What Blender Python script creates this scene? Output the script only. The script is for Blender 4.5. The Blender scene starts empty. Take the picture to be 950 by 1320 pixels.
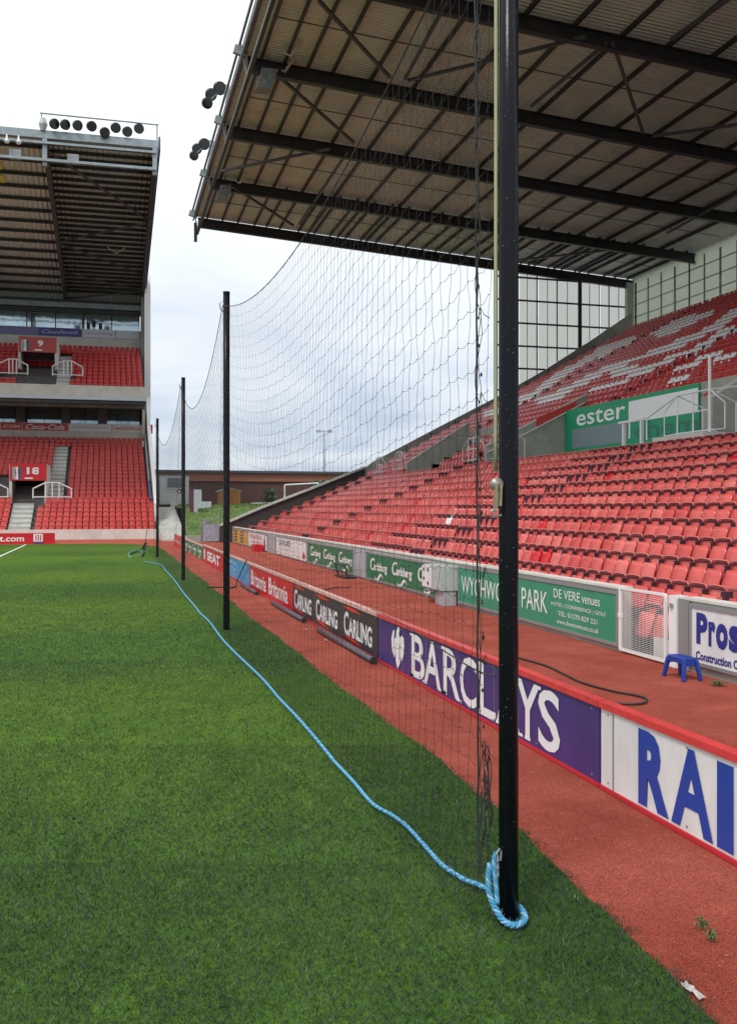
import bpy, bmesh, math, random
import numpy as np
from mathutils import Vector, Matrix
random.seed(7); rnd = random.random
SC = bpy.context.scene
COL = SC.collection
R = math.radians

# ------------------------------------------------------------------ camera
F_PX, CX, HY, EYE = 1200.0, 475.0, 654.0, 2.3
TH = math.atan(335/1200)
cam = bpy.data.cameras.new('camera'); camo = bpy.data.objects.new('camera', cam); COL.objects.link(camo)
cam.sensor_fit = 'HORIZONTAL'; cam.sensor_width = 36.0
cam.lens = 36.0*F_PX/950.0
cam.shift_x = 0.0
cam.shift_y = -(660-654)/950.0
cam.clip_start = 0.1; cam.clip_end = 3000
camo.location = (0, 0, EYE); camo.rotation_euler = (R(90), 0, -TH)
SC.camera = camo

# ------------------------------------------------------------------ world, sun, exposure
SUN_EL, SUN_AZ = R(52), R(222)       # azimuth clockwise from +Y (behind the camera, a little to the left)
world = bpy.data.worlds.new('World'); SC.world = world; world.use_nodes = True
wn = world.node_tree; wn.nodes.clear(); L = wn.links
out = wn.nodes.new('ShaderNodeOutputWorld'); bg = wn.nodes.new('ShaderNodeBackground'); bg.inputs['Strength'].default_value = 0.1
sky = wn.nodes.new('ShaderNodeTexSky'); sky.sky_type = 'NISHITA'; sky.sun_disc = False
sky.sun_elevation = SUN_EL; sky.sun_rotation = SUN_AZ; sky.air_density = 1.0; sky.dust_density = 2.0
tc = wn.nodes.new('ShaderNodeTexCoord')
sep = wn.nodes.new('ShaderNodeSeparateXYZ'); L.new(tc.outputs['Generated'], sep.inputs[0])
# flatten the direction onto a cloud layer
zz = wn.nodes.new('ShaderNodeMath'); zz.operation = 'ADD'; zz.inputs[1].default_value = 0.16; L.new(sep.outputs['Z'], zz.inputs[0])
zm = wn.nodes.new('ShaderNodeMath'); zm.operation = 'MAXIMUM'; zm.inputs[1].default_value = 0.05; L.new(zz.outputs[0], zm.inputs[0])
dv = wn.nodes.new('ShaderNodeVectorMath'); dv.operation = 'DIVIDE'
cmb = wn.nodes.new('ShaderNodeCombineXYZ')
for i in range(3): L.new(zm.outputs[0], cmb.inputs[i])
L.new(tc.outputs['Generated'], dv.inputs[0]); L.new(cmb.outputs[0], dv.inputs[1])
n1 = wn.nodes.new('ShaderNodeTexNoise'); n1.inputs['Scale'].default_value = 1.5; n1.inputs['Detail'].default_value = 8; n1.inputs['Roughness'].default_value = 0.55; n1.inputs['Distortion'].default_value = 0.4
L.new(dv.outputs[0], n1.inputs['Vector'])
ramp = wn.nodes.new('ShaderNodeValToRGB')
ramp.color_ramp.elements[0].position = 0.34; ramp.color_ramp.elements[0].color = (3.5, 4.1, 5.0, 1)
ramp.color_ramp.elements[1].position = 0.62; ramp.color_ramp.elements[1].color = (5.2, 5.6, 6.1, 1)
L.new(n1.outputs['Fac'], ramp.inputs[0])
# the cloud sheet is thin and bright overhead, thicker and bluer low down
mr = wn.nodes.new('ShaderNodeMapRange'); mr.inputs['From Min'].default_value = 0.10; mr.inputs['From Max'].default_value = 0.42
L.new(sep.outputs['Z'], mr.inputs['Value'])
mx = wn.nodes.new('ShaderNodeMix'); mx.data_type = 'RGBA'; mx.inputs['B'].default_value = (8.2, 8.25, 8.3, 1)
L.new(mr.outputs[0], mx.inputs['Factor']); L.new(ramp.outputs[0], mx.inputs['A'])
mx2 = wn.nodes.new('ShaderNodeMix'); mx2.data_type = 'RGBA'; mx2.inputs['Factor'].default_value = 0.9
L.new(sky.outputs[0], mx2.inputs['A']); L.new(mx.outputs['Result'], mx2.inputs['B'])
L.new(mx2.outputs['Result'], bg.inputs['Color']); L.new(bg.outputs[0], out.inputs[0])
sun = bpy.data.lights.new('sun', 'SUN'); sun.energy = 1.3; sun.angle = R(14); sun.color = (1, 0.965, 0.92)
suno = bpy.data.objects.new('sun', sun); COL.objects.link(suno)
suno.rotation_euler = (R(90)-SUN_EL, 0, -SUN_AZ + math.pi); suno.location = (-20, -20, 60)
SC.view_settings.view_transform = 'Standard'; SC.view_settings.look = 'None'
SC.view_settings.exposure = 0.70; SC.view_settings.gamma = 1.0

# ------------------------------------------------------------------ picture helpers (place on real planes)
cT, sT = math.cos(TH), math.sin(TH)
def P(px, py, X=None, Y=None, Z=None):
    u = (px-CX)/F_PX; v = (HY-py)/F_PX
    d = (sT+u*cT, cT-u*sT, v)
    t = X/d[0] if X is not None else (Y/d[1] if Y is not None else (Z-EYE)/d[2])
    return Vector((d[0]*t, d[1]*t, EYE+d[2]*t))
def proj(X, Y, Z):
    x = X*cT-Y*sT; z = X*sT+Y*cT
    return (CX+F_PX*x/z, HY-F_PX*(Z-EYE)/z, z)

# ------------------------------------------------------------------ materials
MATS = {}
def mat(name, col, rough=0.6, metal=0.0, var=0.0, vscale=6.0, bump=0.0, bscale=40.0, spec=0.5, col2=None, detail=5, stretch=None, trans=0.0, alpha=None):
    if name in MATS: return MATS[name]
    m = bpy.data.materials.new(name); m.use_nodes = True; nt = m.node_tree; b = nt.nodes['Principled BSDF']
    b.inputs['Base Color'].default_value = (*col, 1); b.inputs['Roughness'].default_value = rough; b.inputs['Metallic'].default_value = metal
    b.inputs['Specular IOR Level'].default_value = spec
    if trans: b.inputs['Transmission Weight'].default_value = trans
    g = nt.nodes.new('ShaderNodeNewGeometry')
    src = g.outputs['Position']
    if stretch:
        mp = nt.nodes.new('ShaderNodeMapping'); mp.inputs['Scale'].default_value = stretch; nt.links.new(src, mp.inputs[0]); src = mp.outputs[0]
    if var or col2:
        n = nt.nodes.new('ShaderNodeTexNoise'); n.inputs['Scale'].default_value = vscale; n.inputs['Detail'].default_value = detail; n.inputs['Roughness'].default_value = 0.65
        nt.links.new(src, n.inputs['Vector'])
        rp = nt.nodes.new('ShaderNodeValToRGB'); rp.color_ramp.elements[0].position = 0.3; rp.color_ramp.elements[1].position = 0.7
        c2 = col2 if col2 else tuple(min(1, c*(1+var)) for c in col)
        c1 = col if col2 else tuple(c*(1-var) for c in col)
        rp.color_ramp.elements[0].color = (*c1, 1); rp.color_ramp.elements[1].color = (*c2, 1)
        nt.links.new(n.outputs['Fac'], rp.inputs[0]); nt.links.new(rp.outputs[0], b.inputs['Base Color'])
    if bump:
        n = nt.nodes.new('ShaderNodeTexNoise'); n.inputs['Scale'].default_value = bscale; n.inputs['Detail'].default_value = 4
        nt.links.new(src, n.inputs['Vector'])
        bp = nt.nodes.new('ShaderNodeBump'); bp.inputs['Strength'].default_value = bump; bp.inputs['Distance'].default_value = 0.02
        nt.links.new(n.outputs['Fac'], bp.inputs['Height']); nt.links.new(bp.outputs[0], b.inputs['Normal'])
    MATS[name] = m; return m
def ribbed(name, col, axis, period, depth=0.35, rough=0.6, var=0.12):
    """sheet with corrugations running across the given axis"""
    m = mat(name, col, rough, var=var, vscale=0.45, detail=8); nt = m.node_tree; b = nt.nodes['Principled BSDF']
    g = nt.nodes.new('ShaderNodeNewGeometry'); s = nt.nodes.new('ShaderNodeSeparateXYZ'); nt.links.new(g.outputs['Position'], s.inputs[0])
    mu = nt.nodes.new('ShaderNodeMath'); mu.operation = 'MULTIPLY'; mu.inputs[1].default_value = 2*math.pi/period; nt.links.new(s.outputs[axis], mu.inputs[0])
    si = nt.nodes.new('ShaderNodeMath'); si.operation = 'SINE'; nt.links.new(mu.outputs[0], si.inputs[0])
    bp = nt.nodes.new('ShaderNodeBump'); bp.inputs['Strength'].default_value = depth; bp.inputs['Distance'].default_value = period*0.25
    nt.links.new(si.outputs[0], bp.inputs['Height']); nt.links.new(bp.outputs[0], b.inputs['Normal'])
    return m

M_conc   = mat('concrete', (0.38, 0.375, 0.34), 0.85, var=0.18, vscale=1.3, bump=0.3, bscale=25)
M_concl  = mat('pale_concrete', (0.60, 0.60, 0.55), 0.85, var=0.15, vscale=1.0, bump=0.25, bscale=25)
M_concd  = mat('dark_concrete', (0.13, 0.12, 0.115), 0.9, var=0.3, vscale=2.0)
M_step   = mat('stair_concrete', (0.60, 0.61, 0.57), 0.85, var=0.15, vscale=2)
M_steel  = mat('dark_painted_steel', (0.030, 0.029, 0.034), 0.45, var=0.4, vscale=1.5)
M_steelg = mat('grey_painted_steel', (0.075, 0.075, 0.085), 0.5, var=0.2, vscale=2)
M_edge   = mat('galvanised_edge', (0.24, 0.29, 0.31), 0.4, metal=0.3, var=0.2, vscale=2)
M_deck   = ribbed('brown_roof_deck', (0.84, 0.88, 0.96), 'Y', 0.22, 0.9, var=.16)
M_deck2  = ribbed('grey_roof_deck', (0.82, 0.85, 0.92), 'X', 0.35, 0.9)
M_deck3  = ribbed('slate_roof_deck', (0.58, 0.61, 0.70), 'X', 0.35, 0.9)
M_clad   = ribbed('pale_ribbed_cladding', (0.46, 0.50, 0.52), 'X', 0.3, 0.6)
M_white  = mat('white_paint', (0.78, 0.79, 0.78), 0.4, var=0.06, vscale=3)
M_whitec = mat('white_cladding', (0.84, 0.86, 0.88), 0.5, var=0.05, vscale=0.6)
M_black  = mat('black_post_paint', (0.007, 0.008, 0.012), 0.22, var=0.3, vscale=7, bump=0.06, bscale=40, spec=0.14)
nt = M_black.node_tree; b = nt.nodes['Principled BSDF']; gq = nt.nodes.new('ShaderNodeNewGeometry'); nq = nt.nodes.new('ShaderNodeTexNoise'); nq.inputs['Scale'].default_value = 70; nq.inputs['Detail'].default_value = 3
nt.links.new(gq.outputs['Position'], nq.inputs['Vector']); rq = nt.nodes.new('ShaderNodeValToRGB'); rq.color_ramp.elements[0].position = .69; rq.color_ramp.elements[0].color = (.008,.009,.013,1); rq.color_ramp.elements[1].position = .74; rq.color_ramp.elements[1].color = (.16,.16,.15,1)
nt.links.new(nq.outputs['Fac'], rq.inputs[0]); nt.links.new(rq.outputs[0], b.inputs['Base Color'])
M_rubber = mat('black_plastic', (0.02, 0.02, 0.022), 0.5)
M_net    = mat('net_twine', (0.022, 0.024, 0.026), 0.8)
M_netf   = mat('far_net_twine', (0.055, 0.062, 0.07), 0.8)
M_hal    = mat('faded_green_line', (0.33, 0.35, 0.20), 0.7)
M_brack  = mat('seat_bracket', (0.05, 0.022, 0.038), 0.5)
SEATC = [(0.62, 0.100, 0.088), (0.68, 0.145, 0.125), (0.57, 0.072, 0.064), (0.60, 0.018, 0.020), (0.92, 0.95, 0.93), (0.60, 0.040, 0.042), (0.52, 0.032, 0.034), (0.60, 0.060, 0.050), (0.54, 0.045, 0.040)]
M_seat = []
for i, c in enumerate(SEATC):
    m = mat('seat_plastic' + ('' if i == 0 else '_%s' % ['pale', 'deep', 'unfaded', 'white', 'upper_red', 'dark_red', 'orange_red', 'warm_red'][i-1]), c, 0.24, var=0.12, vscale=3.0, spec=0.33)  # the upper tiers' deeper red is the plastic's own colour
    M_seat.append(m)
M_rim = mat('seat_rim', (0.60, 0.17, 0.15), 0.35, var=0.15, vscale=3)  # paler than the seats: the rim's highlight is put into its colour
def translucent(m, col, fac):
    nt = m.node_tree; b = nt.nodes['Principled BSDF']; o = [n for n in nt.nodes if n.type == 'OUTPUT_MATERIAL'][0]
    t = nt.nodes.new('ShaderNodeBsdfTranslucent'); t.inputs['Color'].default_value = (*col, 1); mx_ = nt.nodes.new('ShaderNodeMixShader'); mx_.inputs[0].default_value = fac
    nt.links.new(b.outputs[0], mx_.inputs[1]); nt.links.new(t.outputs[0], mx_.inputs[2]); nt.links.new(mx_.outputs[0], o.inputs[0])
M_glass = mat('dark_glazing', (0.03, 0.05, 0.06), 0.04, spec=0.9, var=0.3, vscale=0.4)
M_frost = ribbed('translucent_sheet', (0.80, 0.84, 0.87), 'X', 0.30, 0.25, var=.04)
M_back  = ribbed('translucent_back_sheet', (0.78, 0.80, 0.74), 'Z', 0.28, 1.0)

translucent(M_frost, (.98,.98,.96), .9); translucent(M_back, (.80,.84,.74), .75)
# ------------------------------------------------------------------ mesh helpers
class MB:
    def __init__(s): s.v = []; s.f = []; s.mi = []; s.m = 0
    def add(s, vs, fs):
        o = len(s.v); s.v.extend([tuple(v) for v in vs]); s.f.extend([tuple(o+i for i in f) for f in fs]); s.mi.extend([s.m]*len(fs))
    def box(s, x0, x1, y0, y1, z0, z1):
        s.add([(x0,y0,z0),(x1,y0,z0),(x1,y1,z0),(x0,y1,z0),(x0,y0,z1),(x1,y0,z1),(x1,y1,z1),(x0,y1,z1)],
              [(0,3,2,1),(4,5,6,7),(0,1,5,4),(1,2,6,5),(2,3,7,6),(3,0,4,7)]); return s
    def hexa(s, p):   # 8 points: 4 bottom (ccw), 4 top
        s.add(p, [(0,3,2,1),(4,5,6,7),(0,1,5,4),(1,2,6,5),(2,3,7,6),(3,0,4,7)]); return s
    def beam(s, a, b, w, h, up=(0,0,1)):
        a = Vector(a); b = Vector(b); d = (b-a).normalized(); u = Vector(up)
        r = d.cross(u)
        if r.length < 1e-4: r = d.cross(Vector((1,0,0)))
        r.normalize(); u = r.cross(d).normalized()
        r *= w/2; u *= h/2
        s.hexa([a-r-u, a+r-u, b+r-u, b-r-u, a-r+u, a+r+u, b+r+u, b-r+u]); return s
    def ibeam(s, a, b, w, h, t=0.05):
        up = Vector((0,0,h/2-t/2))
        s.beam(Vector(a)+up, Vector(b)+up, w, t); s.beam(Vector(a)-up, Vector(b)-up, w, t); s.beam(a, b, t*0.8, h-2*t-0.004); return s
    def tube(s, pts, r, n=6, cap=True):
        pts = [Vector(p) for p in pts]; o = len(s.v); k = len(pts)
        rr = r if isinstance(r, (list, tuple)) else [r]*k
        prev = None
        for i, p in enumerate(pts):
            d = (pts[min(i+1,k-1)]-pts[max(i-1,0)])
            d = d.normalized() if d.length > 1e-9 else Vector((0,0,1))
            ref = prev if prev is not None else (Vector((0,0,1)) if abs(d.z) < 0.9 else Vector((1,0,0)))
            a = d.cross(ref)
            if a.length < 1e-5: a = d.cross(Vector((0.3,1,0.2)))
            a.normalize(); b = a.cross(d).normalized(); prev = b
            for j in range(n):
                t = 2*math.pi*j/n
                s.v.append(tuple(p+a*(rr[i]*math.cos(t))+b*(rr[i]*math.sin(t))))
        for i in range(k-1):
            for j in range(n):
                j2 = (j+1) % n
                s.f.append((o+i*n+j, o+i*n+j2, o+(i+1)*n+j2, o+(i+1)*n+j)); s.mi.append(s.m)
        if cap:
            s.f.append(tuple(o+j for j in range(n))[::-1]); s.mi.append(s.m)
            s.f.append(tuple(o+(k-1)*n+j for j in range(n))); s.mi.append(s.m)
        return s
    def poly(s, pts, ext):   # extruded polygon
        n = len(pts); e = Vector(ext); pts = [Vector(p) for p in pts]
        s.add(pts+[p+e for p in pts], [tuple(range(n))[::-1], tuple(range(n, 2*n))]+[(i,(i+1)%n,n+(i+1)%n,n+i) for i in range(n)]); return s
    def mesh(s, name, mats, smooth=False):
        me = bpy.data.meshes.new(name); me.from_pydata(s.v, [], s.f)
        for m in (mats if isinstance(mats, (list, tuple)) else [mats]): me.materials.append(m)
        if max(s.mi, default=0): me.polygons.foreach_set('material_index', s.mi)
        if smooth: me.polygons.foreach_set('use_smooth', [True]*len(s.f))
        me.update(); return me
    def build(s, name, mats, parent=None, smooth=False):
        return link(name, s.mesh(name, mats, smooth), parent)
def link(name, data, parent=None, mw=None):
    o = bpy.data.objects.new(name, data); COL.objects.link(o)
    if parent is not None:
        o.parent = parent; o.matrix_parent_inverse = Matrix.Translation(-world_loc(parent))
    if mw is not None: o.matrix_basis = mw
    return o
def world_loc(o):
    return Vector(o.get('_wl', (0,0,0)))
def tag(o, label=None, cat=None, group=None, kind=None):
    if label: o['label'] = label
    if cat: o['category'] = cat
    if group: o['group'] = group
    if kind: o['kind'] = kind
    return o
def empty(name, loc, label=None, cat=None, group=None):
    o = bpy.data.objects.new(name, None); COL.objects.link(o); o.location = loc; o['_wl'] = tuple(loc); o.empty_display_size = 0.3
    return tag(o, label, cat, group)
def offset(objs): pass

def text(name, s, org, xdir, w, h, mt, parent, bold=0.0, shear=0.0, thick=0.006, label=None):
    """flat lettering: lower-left corner org, reading along xdir (unit), w wide, h tall, upright"""
    cu = bpy.data.curves.new('lettering', 'FONT'); cu.body = s; cu.size = 1.0; cu.offset = bold; cu.shear = shear; cu.resolution_u = 3
    to = bpy.data.objects.new('tmp', cu); COL.objects.link(to)
    bpy.context.view_layer.update()
    me = bpy.data.meshes.new_from_object(to.evaluated_get(bpy.context.evaluated_depsgraph_get()))
    bpy.data.objects.remove(to); bpy.data.curves.remove(cu)
    n = len(me.vertices); co = np.empty(n*3); me.vertices.foreach_get('co', co); co = co.reshape(-1, 3)
    mn = co.min(0); mxv = co.max(0); sx = w/(mxv[0]-mn[0]); sy = h/(mxv[1]-mn[1])
    X = np.array(xdir, float); N = np.cross(X, (0,0,1)); N /= np.linalg.norm(N)
    o3 = np.array(org, float)
    pts = o3 + ((co[:,0]-mn[0])*sx)[:,None]*X + ((co[:,1]-mn[1])*sy)[:,None]*np.array((0,0,1.0)) + N*thick
    me.vertices.foreach_set('co', pts.ravel()); me.materials.clear(); me.materials.append(mt); me.update()
    o = link(name, me, parent)
    if label: o['label'] = label
    return o
def flat(name, pts2, org, xdir, mt, parent, thick=0.006):
    """flat printed shape from 2-D points on a vertical board"""
    X = Vector(xdir); N = X.cross(Vector((0,0,1))).normalized(); mb = MB()
    ps = [Vector(org)+X*x+Vector((0,0,1))*y+N*thick for x, y in pts2]
    bm = bmesh.new(); vs = [bm.verts.new(p) for p in ps]; f = bm.faces.new(vs); bmesh.ops.triangulate(bm, faces=[f])
    me = bpy.data.meshes.new(name); bm.to_mesh(me); bm.free(); me.materials.append(mt)
    return link(name, me, parent)

# ------------------------------------------------------------------ ground, pitch, track
M_ground = mat('asphalt_ground', (0.10, 0.10, 0.095), 0.9, var=0.25, vscale=0.5)
MB().add([(-1500,-1500,-0.02),(1500,-1500,-0.02),(1500,1500,-0.02),(-1500,1500,-0.02)], [(0,1,2,3)]) if False else None
g = MB(); g.add([(-1500,-1500,-0.02),(1500,-1500,-0.02),(1500,1500,-0.02),(-1500,1500,-0.02)], [(0,1,2,3)]); tag(g.build('ground', M_ground), kind='structure')

M_track = mat('red_rubber_track', (0.30, 0.052, 0.032), 0.95, spec=.22, bump=0.9, bscale=260)
nt = M_track.node_tree; b = nt.nodes['Principled BSDF']; gg = nt.nodes.new('ShaderNodeNewGeometry')
na = nt.nodes.new('ShaderNodeTexNoise'); na.inputs['Scale'].default_value = 0.9; na.inputs['Detail'].default_value = 8; na.inputs['Roughness'].default_value = 0.7
nb = nt.nodes.new('ShaderNodeTexNoise'); nb.inputs['Scale'].default_value = 110; nb.inputs['Detail'].default_value = 2
for n in (na, nb): nt.links.new(gg.outputs['Position'], n.inputs['Vector'])
r1 = nt.nodes.new('ShaderNodeValToRGB'); r1.color_ramp.elements[0].position = .3; r1.color_ramp.elements[1].position = .72
r1.color_ramp.elements[0].color = (.33,.058,.034,1); r1.color_ramp.elements[1].color = (.56,.140,.098,1)
r2 = nt.nodes.new('ShaderNodeValToRGB'); r2.color_ramp.elements[0].position = .34; r2.color_ramp.elements[1].position = .68
r2.color_ramp.elements[0].color = (.42,.36,.34,1); r2.color_ramp.elements[1].color = (1.5,1.5,1.5,1)
mm = nt.nodes.new('ShaderNodeMix'); mm.data_type = 'RGBA'; mm.blend_type = 'MULTIPLY'; mm.inputs['Factor'].default_value = 0.8
nt.links.new(na.outputs['Fac'], r1.inputs[0]); nt.links.new(nb.outputs['Fac'], r2.inputs[0]); nt.links.new(r1.outputs[0], mm.inputs['A']); nt.links.new(r2.outputs[0], mm.inputs['B']); nt.links.new(mm.outputs['Result'], b.inputs['Base Color'])
g = MB(); g.add([(-40,-8,-0.006),(7.95,-8,-0.006),(7.95,63.6,-0.006),(3.2,69.6,-0.006),(-40,71.2,-0.006)], [(0,1,2,3,4)]); tag(g.build('running_surround', M_track), kind='structure')

M_grass = mat('pitch_turf', (0.05, 0.13, 0.03), 0.9, bump=0.8, bscale=60)
nt = M_grass.node_tree; b = nt.nodes['Principled BSDF']; gg = nt.nodes.new('ShaderNodeNewGeometry'); b.inputs['Specular IOR Level'].default_value = 0.15
def noise(nt, src, sc, det=4, ro=.6, stretch=None):
    n = nt.nodes.new('ShaderNodeTexNoise'); n.inputs['Scale'].default_value = sc; n.inputs['Detail'].default_value = det; n.inputs['Roughness'].default_value = ro
    if stretch:
        mp = nt.nodes.new('ShaderNodeMapping'); mp.inputs['Scale'].default_value = stretch; nt.links.new(src, mp.inputs[0]); src = mp.outputs[0]
    nt.links.new(src, n.inputs['Vector']); return n
def rampn(nt, fac, p0, c0, p1, c1):
    r = nt.nodes.new('ShaderNodeValToRGB'); r.color_ramp.elements[0].position = p0; r.color_ramp.elements[0].color = (*c0,1); r.color_ramp.elements[1].position = p1; r.color_ramp.elements[1].color = (*c1,1)
    nt.links.new(fac, r.inputs[0]); return r
def mulc(nt, a, b_, f=1.0):
    m = nt.nodes.new('ShaderNodeMix'); m.data_type = 'RGBA'; m.blend_type = 'MULTIPLY'; m.inputs['Factor'].default_value = f
    nt.links.new(a, m.inputs['A']); nt.links.new(b_, m.inputs['B']); return m.outputs['Result']
pz = gg.outputs['Position']
ra = rampn(nt, noise(nt, pz, .35, 6, .65, (1,.6,1)).outputs['Fac'], .3, (.050,.120,.014), .7, (.088,.180,.020))
rb = rampn(nt, noise(nt, pz, 26, 4, .7).outputs['Fac'], .3, (.55,.55,.55), .7, (1.3,1.3,1.2))
rc = rampn(nt, noise(nt, pz, 2.2, 5, .7, (1.6,.8,1)).outputs['Fac'], .3, (.72,.75,.82), .7, (1.28,1.22,1.1))
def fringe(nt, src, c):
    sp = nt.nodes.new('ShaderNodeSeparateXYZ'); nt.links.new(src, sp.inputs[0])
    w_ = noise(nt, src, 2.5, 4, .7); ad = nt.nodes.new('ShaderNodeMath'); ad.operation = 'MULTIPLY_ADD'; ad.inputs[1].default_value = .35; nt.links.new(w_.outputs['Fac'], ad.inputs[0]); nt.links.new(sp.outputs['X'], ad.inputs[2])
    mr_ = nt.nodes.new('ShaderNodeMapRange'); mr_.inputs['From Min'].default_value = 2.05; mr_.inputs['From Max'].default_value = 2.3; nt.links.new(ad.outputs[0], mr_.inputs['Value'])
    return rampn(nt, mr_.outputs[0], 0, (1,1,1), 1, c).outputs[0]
def shade_bands(nt, src, dark, light):  # puts the near turf's darker shading into the colour as soft bands
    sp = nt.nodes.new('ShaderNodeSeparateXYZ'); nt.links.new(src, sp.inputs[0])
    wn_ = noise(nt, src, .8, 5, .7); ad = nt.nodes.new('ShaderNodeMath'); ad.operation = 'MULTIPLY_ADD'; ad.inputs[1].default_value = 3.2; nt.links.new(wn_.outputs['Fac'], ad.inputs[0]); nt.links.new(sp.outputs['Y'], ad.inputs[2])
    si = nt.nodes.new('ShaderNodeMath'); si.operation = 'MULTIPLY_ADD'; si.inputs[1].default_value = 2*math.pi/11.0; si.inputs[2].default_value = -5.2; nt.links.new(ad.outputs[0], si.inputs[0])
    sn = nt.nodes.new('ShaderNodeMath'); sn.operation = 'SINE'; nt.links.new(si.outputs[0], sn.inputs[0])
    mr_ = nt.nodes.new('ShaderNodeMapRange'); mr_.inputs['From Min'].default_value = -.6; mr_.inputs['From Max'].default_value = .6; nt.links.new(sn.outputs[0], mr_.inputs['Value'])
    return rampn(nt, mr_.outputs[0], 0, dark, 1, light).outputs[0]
nt.links.new(mulc(nt, mulc(nt, mulc(nt, ra.outputs[0], rb.outputs[0], .8), rc.outputs[0], .9), mulc(nt, shade_bands(nt, pz, (.88,.90,.95), (1.18,1.12,1.0)), fringe(nt, pz, (.70,.74,.82))), 1.0), b.inputs['Base Color'])
edge = [(-40, -8), (2.64, -8)]
for Y in np.arange(-7.5, 54, 0.25):
    edge.append((2.62 + 0.25*min(1, max(0, (Y-3.5)/3)) + 0.022*math.sin(Y*0.9)+0.012*math.sin(Y*3.1+1)+0.012*math.sin(Y*9.7)+0.012*math.sin(Y*23), Y))
for a in np.linspace(0, 90, 12):
    edge.append((-0.6+3.45*math.cos(R(a)), 54+7.4*math.sin(R(a))))
edge.append((-40, 61.4))
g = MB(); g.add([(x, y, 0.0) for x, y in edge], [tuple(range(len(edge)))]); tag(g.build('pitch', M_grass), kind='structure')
g = MB(); g.box(-4.97, -4.85, 20, 60.9, 0.001, 0.006)
tag(g.build('pitch_marking', mat('line_paint', (.62,.68,.60), .9, var=.2, vscale=8)), kind='structure')

# grass blades (nobody could count them)
rg = np.random.RandomState(3)
def edgeX(Y): return 2.62 + 0.25*np.clip((Y-3.5)/3, 0, 1) + 0.022*np.sin(Y*0.9)+0.012*np.sin(Y*3.1+1)+0.012*np.sin(Y*9.7)+0.012*np.sin(Y*23)
allv = []
for (z0, z1, dens, hh, ww) in [(3.7, 6, 8000, .040, .0055), (6, 9, 4200, .038, .0075), (9, 14, 1600, .034, .010), (14, 36, 520, .036, .016)]:
    wA = 0.42; area = wA*2*(z1*z1-z0*z0)/2; n = int(area*dens)
    zc = np.sqrt(rg.uniform(z0*z0, z1*z1, n)); u = rg.uniform(-wA, wA, n)
    X = zc*(sT+u*cT); Y = zc*(cT-u*sT)
    k = (rg.uniform(0, 1, n) < np.clip((36-zc)/20, 0, 1)) & (X < edgeX(Y)+np.abs(rg.normal(0, .045, n))*(np.sin(Y*7+np.sin(Y*17)*2) > -.2)); X = X[k]; Y = Y[k]; n = len(X)
    a = rg.uniform(0, 2*np.pi, n); h = hh*rg.uniform(.45, 1.15, n); w = ww*rg.uniform(.5, 1, n)
    lx = rg.normal(0, .55, n)*h; ly = rg.normal(0, .55, n)*h
    p0 = np.stack([X-np.cos(a)*w/2, Y-np.sin(a)*w/2, np.zeros(n)], 1); p1 = np.stack([X+np.cos(a)*w/2, Y+np.sin(a)*w/2, np.zeros(n)], 1)
    p2 = np.stack([X+lx, Y+ly, h*.8], 1)
    allv.append(np.stack([p0, p1, p2], 1).reshape(-1, 3))
V = np.concatenate(allv); nV = len(V); nF = nV//3
me = bpy.data.meshes.new('grass_blades'); me.vertices.add(nV); me.vertices.foreach_set('co', V.ravel()); me.loops.add(nV); me.loops.foreach_set('vertex_index', np.arange(nV, dtype=np.int32))
me.polygons.add(nF); me.polygons.foreach_set('loop_start', np.arange(0, nV, 3, dtype=np.int32)); me.update(calc_edges=True)
M_blade = mat('grass_blade', (.06,.15,.04), .6); nt = M_blade.node_tree; b = nt.nodes['Principled BSDF']; gg = nt.nodes.new('ShaderNodeNewGeometry'); b.inputs['Specular IOR Level'].default_value = 0.3
ra = rampn(nt, gg.outputs['Random Per Island'], 0, (.022,.050,.024), 1, (.120,.175,.098)); e = ra.color_ramp.elements.new(.93); e.color = (.075,.145,.058,1); ra.color_ramp.elements[2].color = (.24,.28,.17,1)
rb = rampn(nt, noise(nt, gg.outputs['Position'], 1.1, 6, .7, (1.5,.8,1)).outputs['Fac'], .3, (.62,.70,.76), .7, (1.30,1.22,1.0))
rc = rampn(nt, noise(nt, gg.outputs['Position'], 5.5, 4, .7).outputs['Fac'], .3, (.60,.66,.68), .7, (1.30,1.26,1.15))
nt.links.new(mulc(nt, mulc(nt, mulc(nt, ra.outputs[0], rb.outputs[0], 1), rc.outputs[0], .9), mulc(nt, shade_bands(nt, gg.outputs['Position'], (.74,.78,.95), (1.15,1.10,.85)), fringe(nt, gg.outputs['Position'], (.70,.74,.85))), 1.0), b.inputs['Base Color'])
me.materials.append(M_blade); o = link('grass_blades', me); tag(o, 'short mown green grass blades standing on the pitch', 'grass', kind='stuff')

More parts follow.
